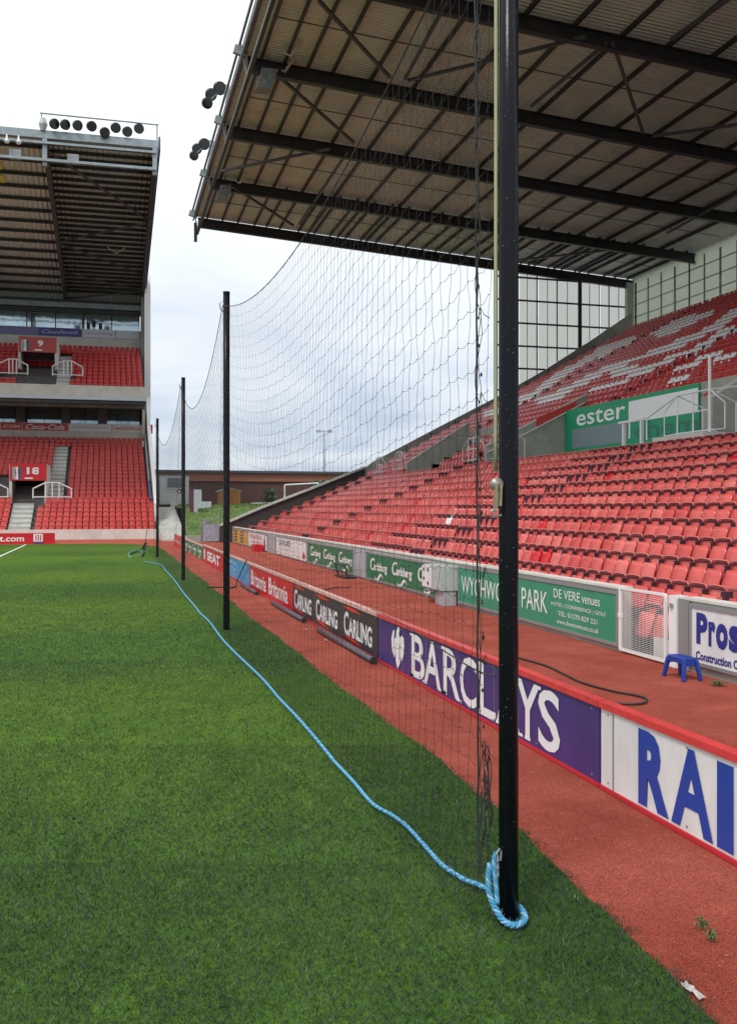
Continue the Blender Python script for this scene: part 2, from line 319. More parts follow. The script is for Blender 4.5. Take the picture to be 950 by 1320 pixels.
# ------------------------------------------------------------------ seats
def rpanel(mb, cx, w, z0, z1, x0, x1, bulge, th, nx=4, nz=4, rc=0.06):
    """rounded, slightly dished panel facing -X; bottom at (x0,z0), top at (x1,z1)"""
    front = []
    for k in range(nz+1):
        t = k/nz; z = z0+(z1-z0)*t; x = x0+(x1-x0)*t
        inset = 0
        d = min(t, 1-t)*(z1-z0)
        if d < rc: inset = rc - math.sqrt(max(0, rc*rc-(rc-d)**2))
        for i in range(nx+1):
            s = -1+2*i/nx
            y = cx + s*(w/2-inset*0.8)
            front.append((x - bulge*(1-s*s)*(0.3+0.7*4*t*(1-t)), y, z))
    n = (nx+1)*(nz+1); back = [(x+th, y, z) for x, y, z in front]
    f = []
    q = nx+1
    for k in range(nz):
        for i in range(nx):
            a = k*q+i; f.append((a, a+1, a+q+1, a+q)[::-1]); f.append((n+a, n+a+1, n+a+q+1, n+a+q))
    for i in range(nx): f.append((i, i+1, n+i+1, n+i)); a = nz*q+i; f.append((a, a+1, n+a+1, n+a)[::-1])
    for k in range(nz): a = k*q; f.append((a, a+q, n+a+q, n+a)[::-1]); a = k*q+nx; f.append((a, a+q, n+a+q, n+a))
    mb.add(front+back, [tuple(reversed(x)) for x in f])
def seat_back(mb, lo=False):
    rpanel(mb, 0, .41, .40, .79, .0, .05, .012, .018, 2 if lo else 4, 1 if lo else 4, .05)
def seat_rim(mb, lo=False):
    if lo: mb.box(.015, .085, -.21, .21, .772, .80); return
    pts = [(.045, -.205, .70), (.03, -.207, .765), (.035, -.18, .79), (.035, 0, .797), (.035, .18, .79), (.03, .207, .765), (.045, .205, .70)]
    mb.tube(pts, .013, 6)
def seat_pan(mb, lo=False):
    rpanel(mb, 0, .418, .27, .655, -.20, -.075, .026, .03, 2 if lo else 5, 2 if lo else 5, .05)
def seat_brk(mb, lo=False):
    if lo: mb.box(-.01, .05, -.224, -.208, .42, .66); return
    if not lo: mb.box(.006, .036, -.20, .19, .748, .762)  # dark bar stands in for the shadow under the rim
    mb.box(-.045, .05, -.228, -.206, .40, .72)
    if not lo:
        mb.box(-.06, .10, -.222, -.206, .30, .43)
        mb.box(-.06, -.02, -.22, .20, .305, .34)
        mb.box(-.02, .25, -.21, -.15, .31, .34)
def var_meshes():
    d = {}
    for k in (0, 1, 2, 3, 4):
        a = MB(); seat_back(a); b_ = MB(); seat_pan(b_)
        d[k] = (a.mesh('backrest', M_seat[k], True), b_.mesh('seat_pan', M_seat[k], True))
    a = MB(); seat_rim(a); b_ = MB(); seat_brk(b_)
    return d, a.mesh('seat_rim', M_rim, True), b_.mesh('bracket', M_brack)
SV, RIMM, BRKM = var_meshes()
SEAT_DY = .452
# rows of the right stand: (X of backrest, z of rim)
LOW = [(8.6+.73*i, 1.152+.314*i) for i in range(11)]
UP = [(16.63+.73*j, 4.774+.394*j) for j in range(28)]
AISLE_LO = [11.0, 25.3, 41.0, 56.6]
AISLE_UP = [20.5, 35.6, 50.9]
V1 = (28.4, 38.5); V2 = (45.6, 50.0); YNEAR = 4.0; YEND = 59.6
white_polys = [[(x/3.8+700, y/3.8+360) for x, y in pl] for pl in [
 [(530,258),(660,200),(830,158),(815,182),(700,228),(640,262),(560,282)],
 [(260,350),(440,283),(452,300),(330,352),(272,388)],
 [(0,520),(60,462),(150,422),(240,368),(246,384),(150,442),(66,490),(30,525)],
 [(0,595),(60,556),(150,512),(240,463),(340,418),(440,385),(560,348),(640,325),(660,296),(740,276),(830,225),(950,140),(950,170),(850,250),(760,285),(700,318),(560,372),(440,405),(340,440),(240,486),(150,535),(60,580),(0,612)],
 [(240,535),(390,492),(440,452),(560,408),(660,366),(780,318),(850,262),(950,232),(950,252),(870,285),(790,340),(640,392),(540,440),(440,478),(385,512),(260,548)],
 [(330,462),(450,420),(470,432),(350,480)],
 [(630,440),(750,408),(748,430),(650,448)],[(760,372),(870,342),(868,362),(760,386)],[(820,395),(950,355),(950,380),(840,405)],[(690,470),(600,500),(610,512),(700,484)] ]]
white_polys += [[(x/2.436+560, y/2.436+330) for x, y in pl] for pl in [
 [(160,488),(205,474),(205,492),(165,502)],[(262,448),(330,420),(335,432),(270,462)],[(320,452),(385,430),(440,398),(490,378),(490,392),(445,412),(390,445),(330,462)],[(330,410),(400,362),(500,310),(505,320),(420,366),(345,418)]]]
def inpoly(x, y, pl):
    c = False; n = len(pl)
    for i in range(n):
        x1, y1 = pl[i]; x2, y2 = pl[i-1]
        if (y1 > y) != (y2 > y) and x < (x2-x1)*(y-y1)/(y2-y1)+x1: c = not c
    return c
seats = []   # (X, Y, zfloor, material, kind) kind: 0 whole, 1 bare bracket; row info
hole = set()
for i, (X, zr) in enumerate(LOW):
    n = int((YEND-6.5)/SEAT_DY)
    rowend = YEND
    for k in range(n):
        Y = rowend-.3-k*SEAT_DY
        if any(abs(Y-a) < .62 for a in AISLE_LO): continue
        r = rnd(); m = 0 if r < .55 else (1 if r < .78 else 2)
        q = rnd()
        if q < .028: m = 3
        elif q < .031 and i > 0: m = 4
        seats.append((X, Y, zr-.80, m, ('L', i)))
for j, (X, zr) in enumerate(UP):
    n = int((YEND-12)/SEAT_DY)
    for k in range(n):
        Y = YEND-.3-k*SEAT_DY
        if X < 20.05 and (Y < V1[1]+.3 or V2[0] < Y < V2[1]): continue
        if any(abs(Y-a) < .35 for a in AISLE_UP): continue
        if X < 20 and abs(Y-41.0) < .7: continue
        x, y, z = proj(X, Y, zr-.1)
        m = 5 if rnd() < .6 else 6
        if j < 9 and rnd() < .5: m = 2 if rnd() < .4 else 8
        if any(inpoly(x+dx_, y+dy_, pl) for pl in white_polys for dx_, dy_ in ((0, 0), (2.5, -1), (-2.5, 1), (0, 2.5))): m = 4
        seats.append((X, Y, zr-.80, m, ('U', j)))
vis = []
for s in seats:
    if s[4][0] != 'L': continue
    x, y, z = proj(s[0], s[1], s[2]+.6)
    if -5 < x < 955: vis.append((z, s))
vis.sort(key=lambda a: a[0]); near = [s for z, s in vis[:300]]; nearset = set(id(s) for s in near)
ORD = ['front', 'second', 'third', 'fourth', 'fifth', 'sixth', 'seventh', 'eighth', 'ninth', 'tenth', 'top']
NUM = ['first','second','third','fourth','fifth','sixth','seventh','eighth','ninth','tenth','eleventh','twelfth','thirteenth','fourteenth','fifteenth','sixteenth','seventeenth','eighteenth','nineteenth','twentieth','twenty-first','twenty-second','twenty-third','twenty-fourth','twenty-fifth','twenty-sixth','twenty-seventh','twenty-eighth','twenty-ninth','thirtieth']
cnt = {}
CW = {0: 'faded red', 1: 'pale sun-bleached red', 2: 'deeper red', 3: 'bright unfaded red', 4: 'white'}
for s in sorted(near, key=lambda s: (s[4][1], s[1])):
    X, Y, zf, m, (_, i) = s
    k = cnt.get(i, 0); cnt[i] = k+1
    w = NUM[k] if k < len(NUM) else '%dth' % (k+1)
    rowtxt = '%s row' % ORD[i]
    e = empty('stadium_seat', (X, Y, zf), '%s seat, %s of lower tier, %s from right photo edge' % (CW[m], rowtxt, w), 'seat', 'red seats of the right stand lower tier')
    rz = (rnd()-.5)*.05
    e.rotation_euler = (0, 0, rz)
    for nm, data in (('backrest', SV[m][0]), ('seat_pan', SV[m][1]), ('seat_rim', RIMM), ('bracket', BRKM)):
        o = bpy.data.objects.new(nm, data); COL.objects.link(o); o.parent = e
        if nm == 'seat_pan': o.rotation_euler = (0, (rnd()-.5)*.09, 0)
for Yg, lb in ((13.02, 'left'), (12.55, 'right')):
    e = empty('stadium_seat', (8.30, Yg, -.02), 'faded red seat low behind the mesh gate, the %s one of the two' % lb, 'seat', 'red seats of the right stand lower tier')
    for nm, data in (('backrest', SV[0][0]), ('seat_pan', SV[1][1]), ('seat_rim', RIMM), ('bracket', BRKM)):
        o = bpy.data.objects.new(nm, data); COL.objects.link(o); o.parent = e
# remaining seats, one object
tpl = []
for fn, mi in ((seat_back, 0), (seat_pan, 0), (seat_rim, 10), (seat_brk, 11)):
    t = MB(); fn(t, True); tpl.append((np.array(t.v, float), t.f, mi))
far = MB()
def stamp(X, Y, Z, m, face=0, sc=1.0):
    for vs, fs, mi in tpl:
        a = vs*sc if sc != 1 else vs
        if face == 0: p = a+np.array((X, Y, Z))
        else: p = np.stack([-a[:,1], a[:,0], a[:,2]], 1)+np.array((X, Y, Z))   # faces -Y
        far.m = mi if mi else m
        far.add(p.tolist(), fs)
for s in seats:
    if id(s) in nearset: continue
    x, y, z = proj(s[0], s[1], s[2]+.6)
    if x > 1150: continue
    stamp(s[0], s[1]+(rnd()-.5)*.012, s[2], s[3])
# seats beside the gangways, backs only in view
for i, (X, zr) in enumerate(LOW):
    for a in AISLE_LO:
        for t in (-.42, 0, .42):
            stamp(X, a+t, zr-.80, 0 if rnd() < .6 else 1)
for j, (X, zr) in enumerate(UP):
    for a in AISLE_UP:
        if X < 20.05 and (a < V1[1]+.3 or V2[0] < a < V2[1]): continue
        stamp(X, a, zr-.80, 4 if any(inpoly(*proj(X, a, zr-.1)[:2], pl) for pl in white_polys) else 5)
# dark bare brackets lining the lower gangways, dark boxes imitating the shadow beneath
def gang(lst, aisles, zoff, wid):
    mb = MB()
    for X, zr in lst:
        for a in aisles:
            if X > 16.2 and X < 20.05 and (a < V1[1]+.3 or V2[0] < a < V2[1]): continue
            for t in wid:
                mb.box(X-.16, X-.02, a+t-.03, a+t+.03, zr-.50, zr-.06)
            mb.box(X-.20, X-.10, a+min(wid)-.04, a+max(wid)+.04, zr-.56, zr-.46)
    return mb

# ------------------------------------------------------------------ left stand frame
def LP(x, b_, z): return Vector((x, 69.7+b_/.963-(x-3.3)*.035, z))
LA = [(0.5+.73*i, 1.0+.344*i) for i in range(7)]          # block in front (depth, z of rim)
LB = [(0.5+.73*i, 1.0+.344*i) for i in range(7, 23)]
LU = [(11.9+.73*i, 12.75+.42*i) for i in range(12)]
def lseats(rows, x1, skip, mats):
    for r_, (b_, zr) in enumerate(rows):
        x = x1 - .25
        while x > -16:
            if not skip(x, b_, r_):
                p = LP(x, b_, zr-.80); m = random.choice(mats)
                stamp(p.x, p.y, p.z, m, 1, 1.02)
            x -= .47
lseats(LA, 3.35, lambda x, b_, r_: -7.15 < x < -5.35 + (.1*r_), (7, 7, 8))
def sB(x, b_, r_):
    if -4.55 < x < -3.35 and r_ < 14: return True
    if r_ < 6 and -8.9 < x < -3.3: return True
    if -4.75 < x < -4.3: return r_ >= 14 and False
    return False
lseats(LB, 3.0, sB, (7, 8, 8))
def sU(x, b_, r_):
    if -4.35 < x < -3.15 and r_ < 10: return True
    if -7.3 < x < -4.2 and r_ < 6: return True
    if -9 < x < -2.9 and 1 < r_ < 4: return True
    return False
lseats(LU, 2.9, sU, (5, 6, 8))
fo = far.build('stadium_seats', M_seat+[M_rim, M_rim, M_brack], smooth=False)
tag(fo, 'rows of red and white tip-up seats filling both stands', 'seats', kind='stuff')

# ------------------------------------------------------------------ right stand
XW = 7.87
st = empty('grandstand', (XW, 61.5, 0), 'long red-seated stand on the right under a cantilever roof', 'grandstand')
t = MB()
for i, (X, zr) in enumerate(LOW):
    x0 = 8.06 if i == 0 else X-.40
    for (ya, yb, x0) in ([(YNEAR, 11.9, x0), (13.3, 61.2, x0), (11.9, 13.3, 8.45)] if i == 0 else [(YNEAR, 61.2, x0)]):
        t.box(x0, X+.33, ya, yb, -0.2 if i < 3 else zr-1.6, zr-.80)
for j, (X, zr) in enumerate(UP):
    segs = [(YNEAR, 61.2)]
    if X < 20.05: segs = [(V1[1]+.2, V2[0]), (V2[1], 61.2)]
    elif X < 20.7: segs = [(V1[1]+.2, 61.2)]; t.box(20.31, X+.33, YNEAR, V1[1]+.19, zr-1.7, zr-.80)
    for ya, yb in segs: t.box(X-.40, X+.33, ya, yb, zr-1.7, zr-.80)
t.build('terrace', M_concd, st)
gang(LOW, AISLE_LO, 0, (-.42, .0, .42)).build('gangway_bracket_and_shade', M_brack, st)['kind'] = 'stuff'
gang(UP, AISLE_UP, 0, (0.0,)).build('gangway_bracket_and_shade', M_brack, st)['kind'] = 'stuff'
w = MB(); w.box(XW, XW+.18, 13.2, 61.5, -.05, .99); w.box(XW, XW+.18, YNEAR, 11.72, -.05, .99); w.build('front_wall', M_conc, st)
w = MB(); w.box(XW-.03, XW+.21, 13.2, 61.3, .992, 1.03); w.box(XW-.03, XW+.21, YNEAR, 11.5, .992, 1.03); w.build('wall_coping', M_concl, st)
# concourse void walls
w = MB(); w.box(16.2, 20.1, YNEAR, V1[1], 2.6, 3.9); w.box(16.2, 20.1, V2[0], V2[1], 2.6, 3.9); w.build('concourse_floor', M_conc, st)
w = MB(); w.box(20.1, 20.3, 12, V1[1], 3.9, 6.72); w.box(20.1, 20.3, V2[0], V2[1], 3.9, 6.72); w.build('concourse_wall', M_conc, st)
def wing(Y, x0, z0, x1, z1, th=.18):
    w = MB(); w.poly([(x0, Y, 3.0), (x1, Y, 3.0), (x1, Y, z1), (x0, Y, z0)], (0, th, 0)); w.build('wing_wall', M_conc, st)
    c_ = MB(); c_.beam((x0-.02, Y+th/2, z0+.03), (x1+.02, Y+th/2, z1+.03), th+.06, .06); c_.build('wing_coping', M_concl, st)
wing(V1[1], 16.2, 5.0, 21.2, 7.5)
wing(V2[1], 16.2, 4.75, 20.0, 7.2)
wing(25.0, 18.1, 5.72, 20.5, 7.15)
# red panel leaning inside the gap above the sign
w = MB(); w.poly([(18.6, 38.46, 5.95), (20.6, 38.46, 6.95), (20.6, 38.46, 7.15), (18.6, 38.46, 6.35)], (0, -.05, 0)); w.build('red_panel', mat('red_sign', (.62,.05,.035), .5), st)
# end parapet
par = [(7.0, 1.05), (9.7, 2.2), (13.1, 3.5), (16.9, 5.0)]; par2 = [(16.9, 5.0), (17.5, 5.45), (22, 7.8), (26.8, 10.25), (30.3, 12.2), (34, 14.5), (37.4, 16.75)]
w = MB(); w.poly([(x, 61.4, z) for x, z in par]+[(16.9, 61.4, 3.7), (13.1, 61.4, 2.2), (8.0, 61.4, -.05), (7.0, 61.4, -.05)], (0, .15, 0)); w.build('end_panel', mat('dark_brown_board', (.055,.04,.04), .7, var=.2), st)
w = MB()
for (a, b_) in zip(par, par[1:]): w.beam((a[0], 61.4, a[1]+.06), (b_[0], 61.4, b_[1]+.06), .3, .14)
w.build('end_coping', M_concl, st)
w = MB(); w.poly([(x, 61.3, z) for x, z in par2]+[(37.4, 61.3, 14), (16.9, 61.3, 3.0)], (0, .3, 0)); w.build('end_parapet', M_conc, st)
for k in range(11):
    x = 18+1.8*k; z = 5.7+(x-18)*.53
    MB().box(x-.03, x+.03, 61.24, 61.30, z-1.4, z-.1).build('parapet_joint', M_concd, st)
# roof
def rz(X): return 21.0-.063*(X-5.5)
BY = [61.5, 53.9, 46.3, 39.0, 31.8, 24.4, 17.0, 9.6, 2.2]
d = MB(); d.hexa([(5.57, 1.5, rz(5.57)+.42), (38, 1.5, rz(38)+.42), (38, 61.9, rz(38)+.42), (5.57, 61.9, rz(5.57)+.42), (5.57, 1.5, rz(5.57)+.6), (38, 1.5, rz(38)+.6), (38, 61.9, rz(38)+.6), (5.57, 61.9, rz(5.57)+.6)])
d.build('roof_deck', M_deck, st)
for Y in BY:
    m = MB(); m.ibeam((5.62, Y, rz(5.4)-.10), (38, Y, rz(38)-.10), .28, .62, .05); m.build('rafter', M_steel, st)
    m = MB(); m.beam((5.05, Y, rz(5.4)+.50), (5.6, Y, rz(5.4)+.35), .18, .36); m.build('beam_tip', M_edge, st)
PX = [6.2, 7.2, 8.2, 9.3, 11.0]+[12.95+2.02*k for k in range(12)]
for i, X in enumerate(PX):
    m = MB(); m.beam((X, 2.2, rz(X)+.31), (X, 61.5, rz(X)+.31), .09, .20); m.build('purlin', M_steel, st)
for i in range(26):
    X = 10.1+1.08*i
    if min(abs(X-p) for p in PX) < .35: continue
    m = MB(); m.beam((X, 53.95, rz(X)+.31), (X, 61.45, rz(X)+.31), .09, .20); m.build('purlin', M_steel, st)
for a, b_ in zip(BY, BY[1:]):
    Y = (a+b_)/2; m = MB(); m.beam((6.2, Y, rz(6.2)+.22), (36.8, Y, rz(36.8)+.22), .035, .035); m.build('sag_rod', M_steel, st)
def RPt(px, py, dz=-.30):
    u = (px-CX)/F_PX; v = (HY-py)/F_PX; dd = (sT+u*cT, cT-u*sT, v)
    tt = (21.0+dz+.063*5.5-EYE)/(dd[2]+.063*dd[0]); return Vector((dd[0]*tt, dd[1]*tt, EYE+dd[2]*tt))
for a, b_ in [((411,0),(502.6,99)), ((354.6,93.5),(456,183)), ((425,191),(284.5,220)), ((296,237.6),(378,290)), ((526,103),(755,46.7)), ((685,136),(782,54.5)), ((790,54.5),(829,171)), ((841,175),(950,160)), ((576.6,0),(522,101)), ((448,195),(386,288)), ((666,335),(794,321)), ((865,50),(950,-10)), ((950,250),(860,300))]:
    m = MB(); m.beam(RPt(*a), RPt(*b_), .12, .12); m.build('wind_brace', M_steelg, st)
# leading edge: gutter face, rails and hanger at the corner
m = MB(); m.box(5.42, 5.56, 1.5, 61.95, rz(5.3)+.30, rz(5.3)+.78); m.build('fascia', mat('purple_grey_fascia', (.16,.12,.17), .5, var=.2), st)
for (x, z, w_) in [(5.30, 21.78, .10), (5.36, 21.2, .08), (5.62, 20.35, .16)]:
    m = MB(); m.beam((x, 1.5, z), (x, 62.1, z), w_, w_); m.build('edge_rail', M_edge if w_ < .12 else M_steel, st)
for Y in BY:
    m = MB(); m.beam((5.62, Y, 20.4), (5.32, Y, 21.75), .07, .07); m.build('edge_strut', M_edge, st)
m = MB(); m.beam((5.5, 61.9, 19.75), (5.5, 61.9, 21.0), .14, .2, (1,0,0)); m.build('corner_hanger', M_steel, st)
# end windscreen
wx = [26.6, 29.86, 33.27, 37.3]; wz = [12.3, 13.92, 15.57, 17.21, 18.86]
def pz2(x):
    for a, b_ in zip(par2, par2[1:]):
        if a[0] <= x <= b_[0]: return a[1]+(b_[1]-a[1])*(x-a[0])/(b_[0]-a[0])
    return 16.75
w = MB(); xs = [27.0, 28.5, 30, 31.5, 33.27, 35, 37.3]
for xa, xb in zip(xs, xs[1:]):
    w = MB(); w.poly([(xa+.03, 61.66, pz2(xa)+.02), (xb-.03, 61.66, pz2(xb)+.02), (xb-.03, 61.66, rz(xb)-.1), (xa+.03, 61.66, rz(xa)-.1)], (0, .02, 0)); w.build('translucent_pane', M_frost, st)
for x, wd in [(26.6, .26), (33.27, .26), (37.3, .22)]:
    m = MB(); m.box(x-wd/2, x+wd/2, 61.50, 61.62, pz2(x)-.1, rz(x)-.45); m.build('screen_post', M_steel, st)
m = MB(); m.box(26.95, 27.05, 61.50, 61.62, pz2(27)-.1, rz(27)-.45); m.build('screen_post', M_steel, st)
for z in wz+[10.7, 20.0]:
    # bar starts where the sloping parapet lets it
    xs_ = next((x for x in np.arange(26.6, 37.3, .1) if pz2(x) > z), 37.3)
    if xs_ > 27: m = MB(); m.box(26.7, xs_, 61.52, 61.60, z-.06, z+.06); m.build('screen_rail', M_steel, st)
for x in (27.6, 28.3, 29.1, 29.86, 30.7, 31.46, 32.3, 34.1, 34.9, 35.69, 36.5):
    m = MB(); wd = .018 if x not in (29.86, 35.69, 31.46) else .04; m.box(x-wd, x+wd, 61.605, 61.645, pz2(x), rz(x)-.4); m.build('mullion', M_steelg, st)
# back wall
bw = MB(); bw.box(37.6, 37.68, 10, 61.5, 15.2, 19.38); bw.build('back_sheet', M_back, st)
for k in range(30):
    Y = 61.0-1.65*k; wd = .035 if k % 3 else .06
    m = MB(); m.box(37.50, 37.585, Y-wd, Y+wd, 15.5, 18.9); m.build('back_post', M_edge if k % 4 else M_steelg, st)
for z in (16.4, 17.3, 18.2):
    m = MB(); m.box(37.54, 37.595, 10, 61.3, z-.03, z+.03); m.build('back_rail', M_edge, st)
m = MB(); m.box(37.0, 37.6, 61.32, 61.62, 15.5, 19.0); m.build('corner_pier', M_concl, st)
for (px, py) in [(375,72), (893,125), (780,205), (697,262), (309,236), (367,92)]:
    p = RPt(px, py, -.15); m = MB(); m.beam(p, p+Vector((-.35, .5, .45)), .09, .05); m.beam(p, p+Vector((.35, -.5, .45)), .09, .05)
    m.build('strip_light', mat('pale_fitting', (.55,.52,.42), .4), st)
for (px, py) in [(345, 94), (290, 242)]:
    p = RPt(px, py, -.2); m = MB(); m.hexa([p+Vector(q) for q in [(-.5,-.35,-.75),(.1,-.35,-.75),(.1,.35,-.75),(-.5,.35,-.75),(-.3,-.4,.05),(.4,-.4,.05),(.4,.4,.05),(-.3,.4,.05)]])
    m.beam(p, p+Vector((0,0,.6)), .06, .06); m.build('loudspeaker', mat('speaker_grey', (.22,.25,.26), .5, var=.4, vscale=5), st)
# floodlights clamped to the roof edge
def lamp(name_parent, p, aim, r):
    m = MB(); a = Vector(aim).normalized(); p = Vector(p)
    m.tube([p-a*r*1.0, p-a*r*.75, p-a*r*.3, p+a*r*.25], [r*.25, r*.7, r*.95, r], 14); o = m.build('lamp_housing', mat('lamp_housing_paint', (.045,.05,.05), .35, metal=.5), name_parent, True)
    g_ = MB(); g_.tube([p+a*r*.26, p+a*r*.30], r*.9, 14); g_.build('lamp_glass', mat('lamp_glass', (.012,.016,.016), .25, spec=.4), o)
def rig(Y, pts, base, label):
    e = empty('floodlight_cluster', base, label, 'floodlight', 'floodlights clamped on the right roof edge')
    top = P(pts[0][0]+12, pts[0][1]-4, Y=Y)
    m = MB(); m.tube([base, top], .05, 8); m.build('mast_arm', M_edge, e)
    for (px, py, rr) in pts:
        p = P(px, py, Y=Y); lamp(e, p, (.35, -.85, -.45), rr)
        m = MB(); m.tube([top, (top+p)/2+Vector((0,0,.1)), p], .03, 6); m.build('bracket_arm', M_edge, e)
rig(46.3, [(283, 113, .33), (272, 121, .30), (267, 132, .28)], P(289, 151, Y=46.3), 'three lamp floodlight cluster, the higher one on the right roof edge')
rig(53.9, [(263, 185, .33), (254, 191, .30), (250, 200, .27)], P(267, 219, Y=53.9), 'three lamp floodlight cluster, the lower one on the right roof edge')

# white crush rails on the concourse front
def rails(Y0, Y1, X0, z0, h, label, n=3, rise=0.0, hood=True):
    e = empty('crush_barrier', (X0, (Y0+Y1)/2, z0), label, 'barrier', 'white tubular barriers at the top of the lower tier')
    mt = M_white
    for k in range(n):
        Y = Y0+(Y1-Y0)*k/(n-1); m = MB(); m.tube([(X0, Y, z0), (X0, Y, z0+h)], .024, 6); m.build('post', mt, e)
    for z in (h, h*.55, .12):
        m = MB(); m.tube([(X0, Y0, z0+z), (X0, Y1, z0+z)], .026, 6); m.build('rail', mt, e)
    if hood:
        for Y in (Y0, Y1):
            m = MB(); m.tube([(X0, Y, z0+h), (X0+.9, Y, z0+h-.35+rise), (X0+.9, Y, z0-.1+rise), (X0, Y, z0+.12)], .022, 6); m.build('side_rail', mt, e)
            s_ = -.7 if Y == Y0 else .7
            m = MB(); m.tube([(X0, Y, z0+h), (X0, Y+s_, z0+h-.45), (X0, Y+s_, z0+.1), (X0, Y, z0+.12)], .022, 6); m.build('wing_rail', mt, e)
    return e
rails(39.9, 41.2, 16.4, 4.40, 1.15, 'white barrier with sloping wings just left of the tall near post')
rails(36.9, 38.0, 16.4, 4.35, 1.25, 'white barrier partly behind the tall near post')
rails(51.6, 52.6, 16.4, 4.45, 1.10, 'right one of the two white barriers beside the far stand wall')
rails(55.6, 56.8, 16.4, 4.40, 1.05, 'left one of the two white barriers beside the far stand wall')
e = rails(23.5, 25.1, 16.9, 4.45, 1.30, 'tall white stair barrier at the right end of the green sign', 3)
for (Y, h) in ((23.5, 2.3),):
    m = MB(); m.tube([(16.9, Y, 4.45), (16.9, Y, 4.45+h)], .045, 8); m.build('tall_post', M_white, e)
m = MB(); m.tube([(16.9, 25.1, 5.75), (16.9, 26.8, 5.2), (16.9, 26.8, 4.5)], .028, 6); m.build('hand_rail', M_white, e)
m = MB(); m.tube([(16.9, 23.5, 5.75), (19.5, 23.5, 6.1), (22.5, 23.0, 7.3)], .03, 6); m.build('hand_rail', M_white, e)
m = MB(); m.box(16.6, 17.6, 23.4, 26.0, 3.9, 4.5); m.build('plinth', M_concl, e)
e = empty('open_barrier', (16.9, 27.4, 4.2), 'small open white frame standing in front of the green sign', 'barrier')
for Y in (27.1, 28.2):
    m = MB(); m.beam((16.9, Y, 4.0), (16.9, Y, 5.15), .09, .09, (1,0,0)); m.build('upright', M_white, e)
m = MB(); m.beam((16.9, 26.95, 5.2), (16.9, 28.5, 5.2), .09, .07); m.build('top_bar', M_white, e)
# hand rail on the V1 wing
e = empty('handrail', (18, V1[1]-.1, 5.2), 'thin white handrail climbing the grey concourse wing wall', 'handrail')
m = MB(); m.tube([(16.2, 38.38, 4.75), (18, 38.38, 5.6), (21, 38.38, 7.1)], .03, 6); m.build('rail', M_white, e)

# green sign on the concourse wall
gs = empty('sponsor_sign', (20.05, 33.4, 5), 'large green and white sponsor sign reading ester on the concourse wall', 'sign')
M_sg = mat('sign_green', (.010, .34, .16), .45); M_sgt = mat('sign_white', (.90,.92,.92), .45); M_sgrey = mat('sign_grey', (.22,.29,.31), .5); M_faded = mat('faded_sign_letter', (.05,.20,.15), .6)
MB().box(20.03, 20.095, 28.45, 38.45, 4.3, 6.70).build('sign_face', M_sg, gs)
yd = (0,-1,0)
flat('grey_block', [(0,0),(4.6,0),(4.6,.85),(0,.85)], (20.028, 37.75, 4.93), yd, M_sgrey, gs, .004)
flat('white_block', [(0,0),(4.55,0),(4.55,.85),(0,.85)], (20.028, 33.05, 5.68), yd, M_sgt, gs, .004)
flat('white_bar', [(0,0),(.12,0),(.12,1.4),(0,1.4)], (20.028, 33.05, 5.05), yd, M_sgt, gs, .008)
text('lettering', 'ester', (20.028, 37.35, 5.90), yd, 4.05, .60, M_sgt, gs, .01, thick=.008)
text('lettering', 'chem', (20.028, 32.6, 4.98), yd, 4.1, .66, M_faded, gs, .01, thick=.008)

# ------------------------------------------------------------------ boards on the stand wall (face -X)
M_bgreen = mat('board_green', (.012,.17,.075), .4, var=.12, vscale=2.6, detail=9, stretch=(1,1,.5), bump=.05, bscale=3); M_bgreen2 = mat('board_sea_green', (.035,.27,.15), .4, var=.12, vscale=2.6, detail=9, stretch=(1,1,.5), bump=.05, bscale=3)
M_bwhite = mat('board_white', (.70,.71,.70), .4, var=.12, vscale=2.6, detail=9, stretch=(1,1,.5), bump=.05, bscale=3); M_bblue = mat('print_blue', (.02,.03,.22), .4); M_bframe = mat('board_frame', (.30,.31,.31), .4, metal=.3)
M_let = mat('print_white', (.78,.79,.79), .45); M_bred = mat('board_red', (.56,.008,.022), .35, var=.12, vscale=2.6, detail=9, stretch=(1,1,.5), bump=.05, bscale=3); M_bblack = mat('print_black', (.02,.02,.022), .5)
M_byel = mat('board_yellow', (.62,.36,.03), .5); M_ggrey = mat('grey_panel', (.36,.38,.40), .5, var=.15, vscale=2)
M_dkr = mat('print_red', (.50,.02,.03), .5)
def wallboard(Y1, Y0, z0, z1, mt, label, cat='advertising board', X=XW, frame=True):
    e = empty('advertising_board', (X-.03, (Y0+Y1)/2, z0), label, cat)
    MB().box(X-.045, X-.004, Y0, Y1, z0, z1).build('panel', mt, e)
    if frame:
        for a in (z0, z1): MB().box(X-.06, X-.002, Y0-.03, Y1+.03, a-.025, a+.025).build('frame_rail', M_bframe, e)
        for a in (Y0, Y1): MB().box(X-.062, X-.003, a-.022, a+.022, z0+.02, z1-.02).build('frame_stile', M_bframe, e)
    return e
XB = XW-.045
b1 = wallboard(11.30, 4.6, .14, .93, M_bwhite, 'white board with navy lettering Pros at the right picture edge')
text('lettering', 'P', (XB, 11.17, .42), yd, .25, .43, M_bblue, b1, .05); text('lettering', 'r', (XB, 10.90, .42), yd, .15, .34, M_bblue, b1, .05); text('lettering', 'o', (XB, 10.74, .41), yd, .25, .35, M_bblue, b1, .05); text('lettering', 's', (XB, 10.47, .41), yd, .23, .35, M_bblue, b1, .05)
text('lettering', 'Construction C', (XB, 11.18, .20), yd, .90, .12, M_bblue, b1, .03)
b2 = wallboard(20.25, 13.25, .10, .93, M_bgreen2, 'long sea-green board reading WYCHWOOD PARK below the lower tier')
text('lettering', 'WYCHWOOD PARK', (XB, 20.05, .33), yd, 4.35, .40, M_let, b2, .0)
text('lettering', 'DE VERE', (XB, 15.45, .66), yd, .98, .16, M_let, b2, .0)
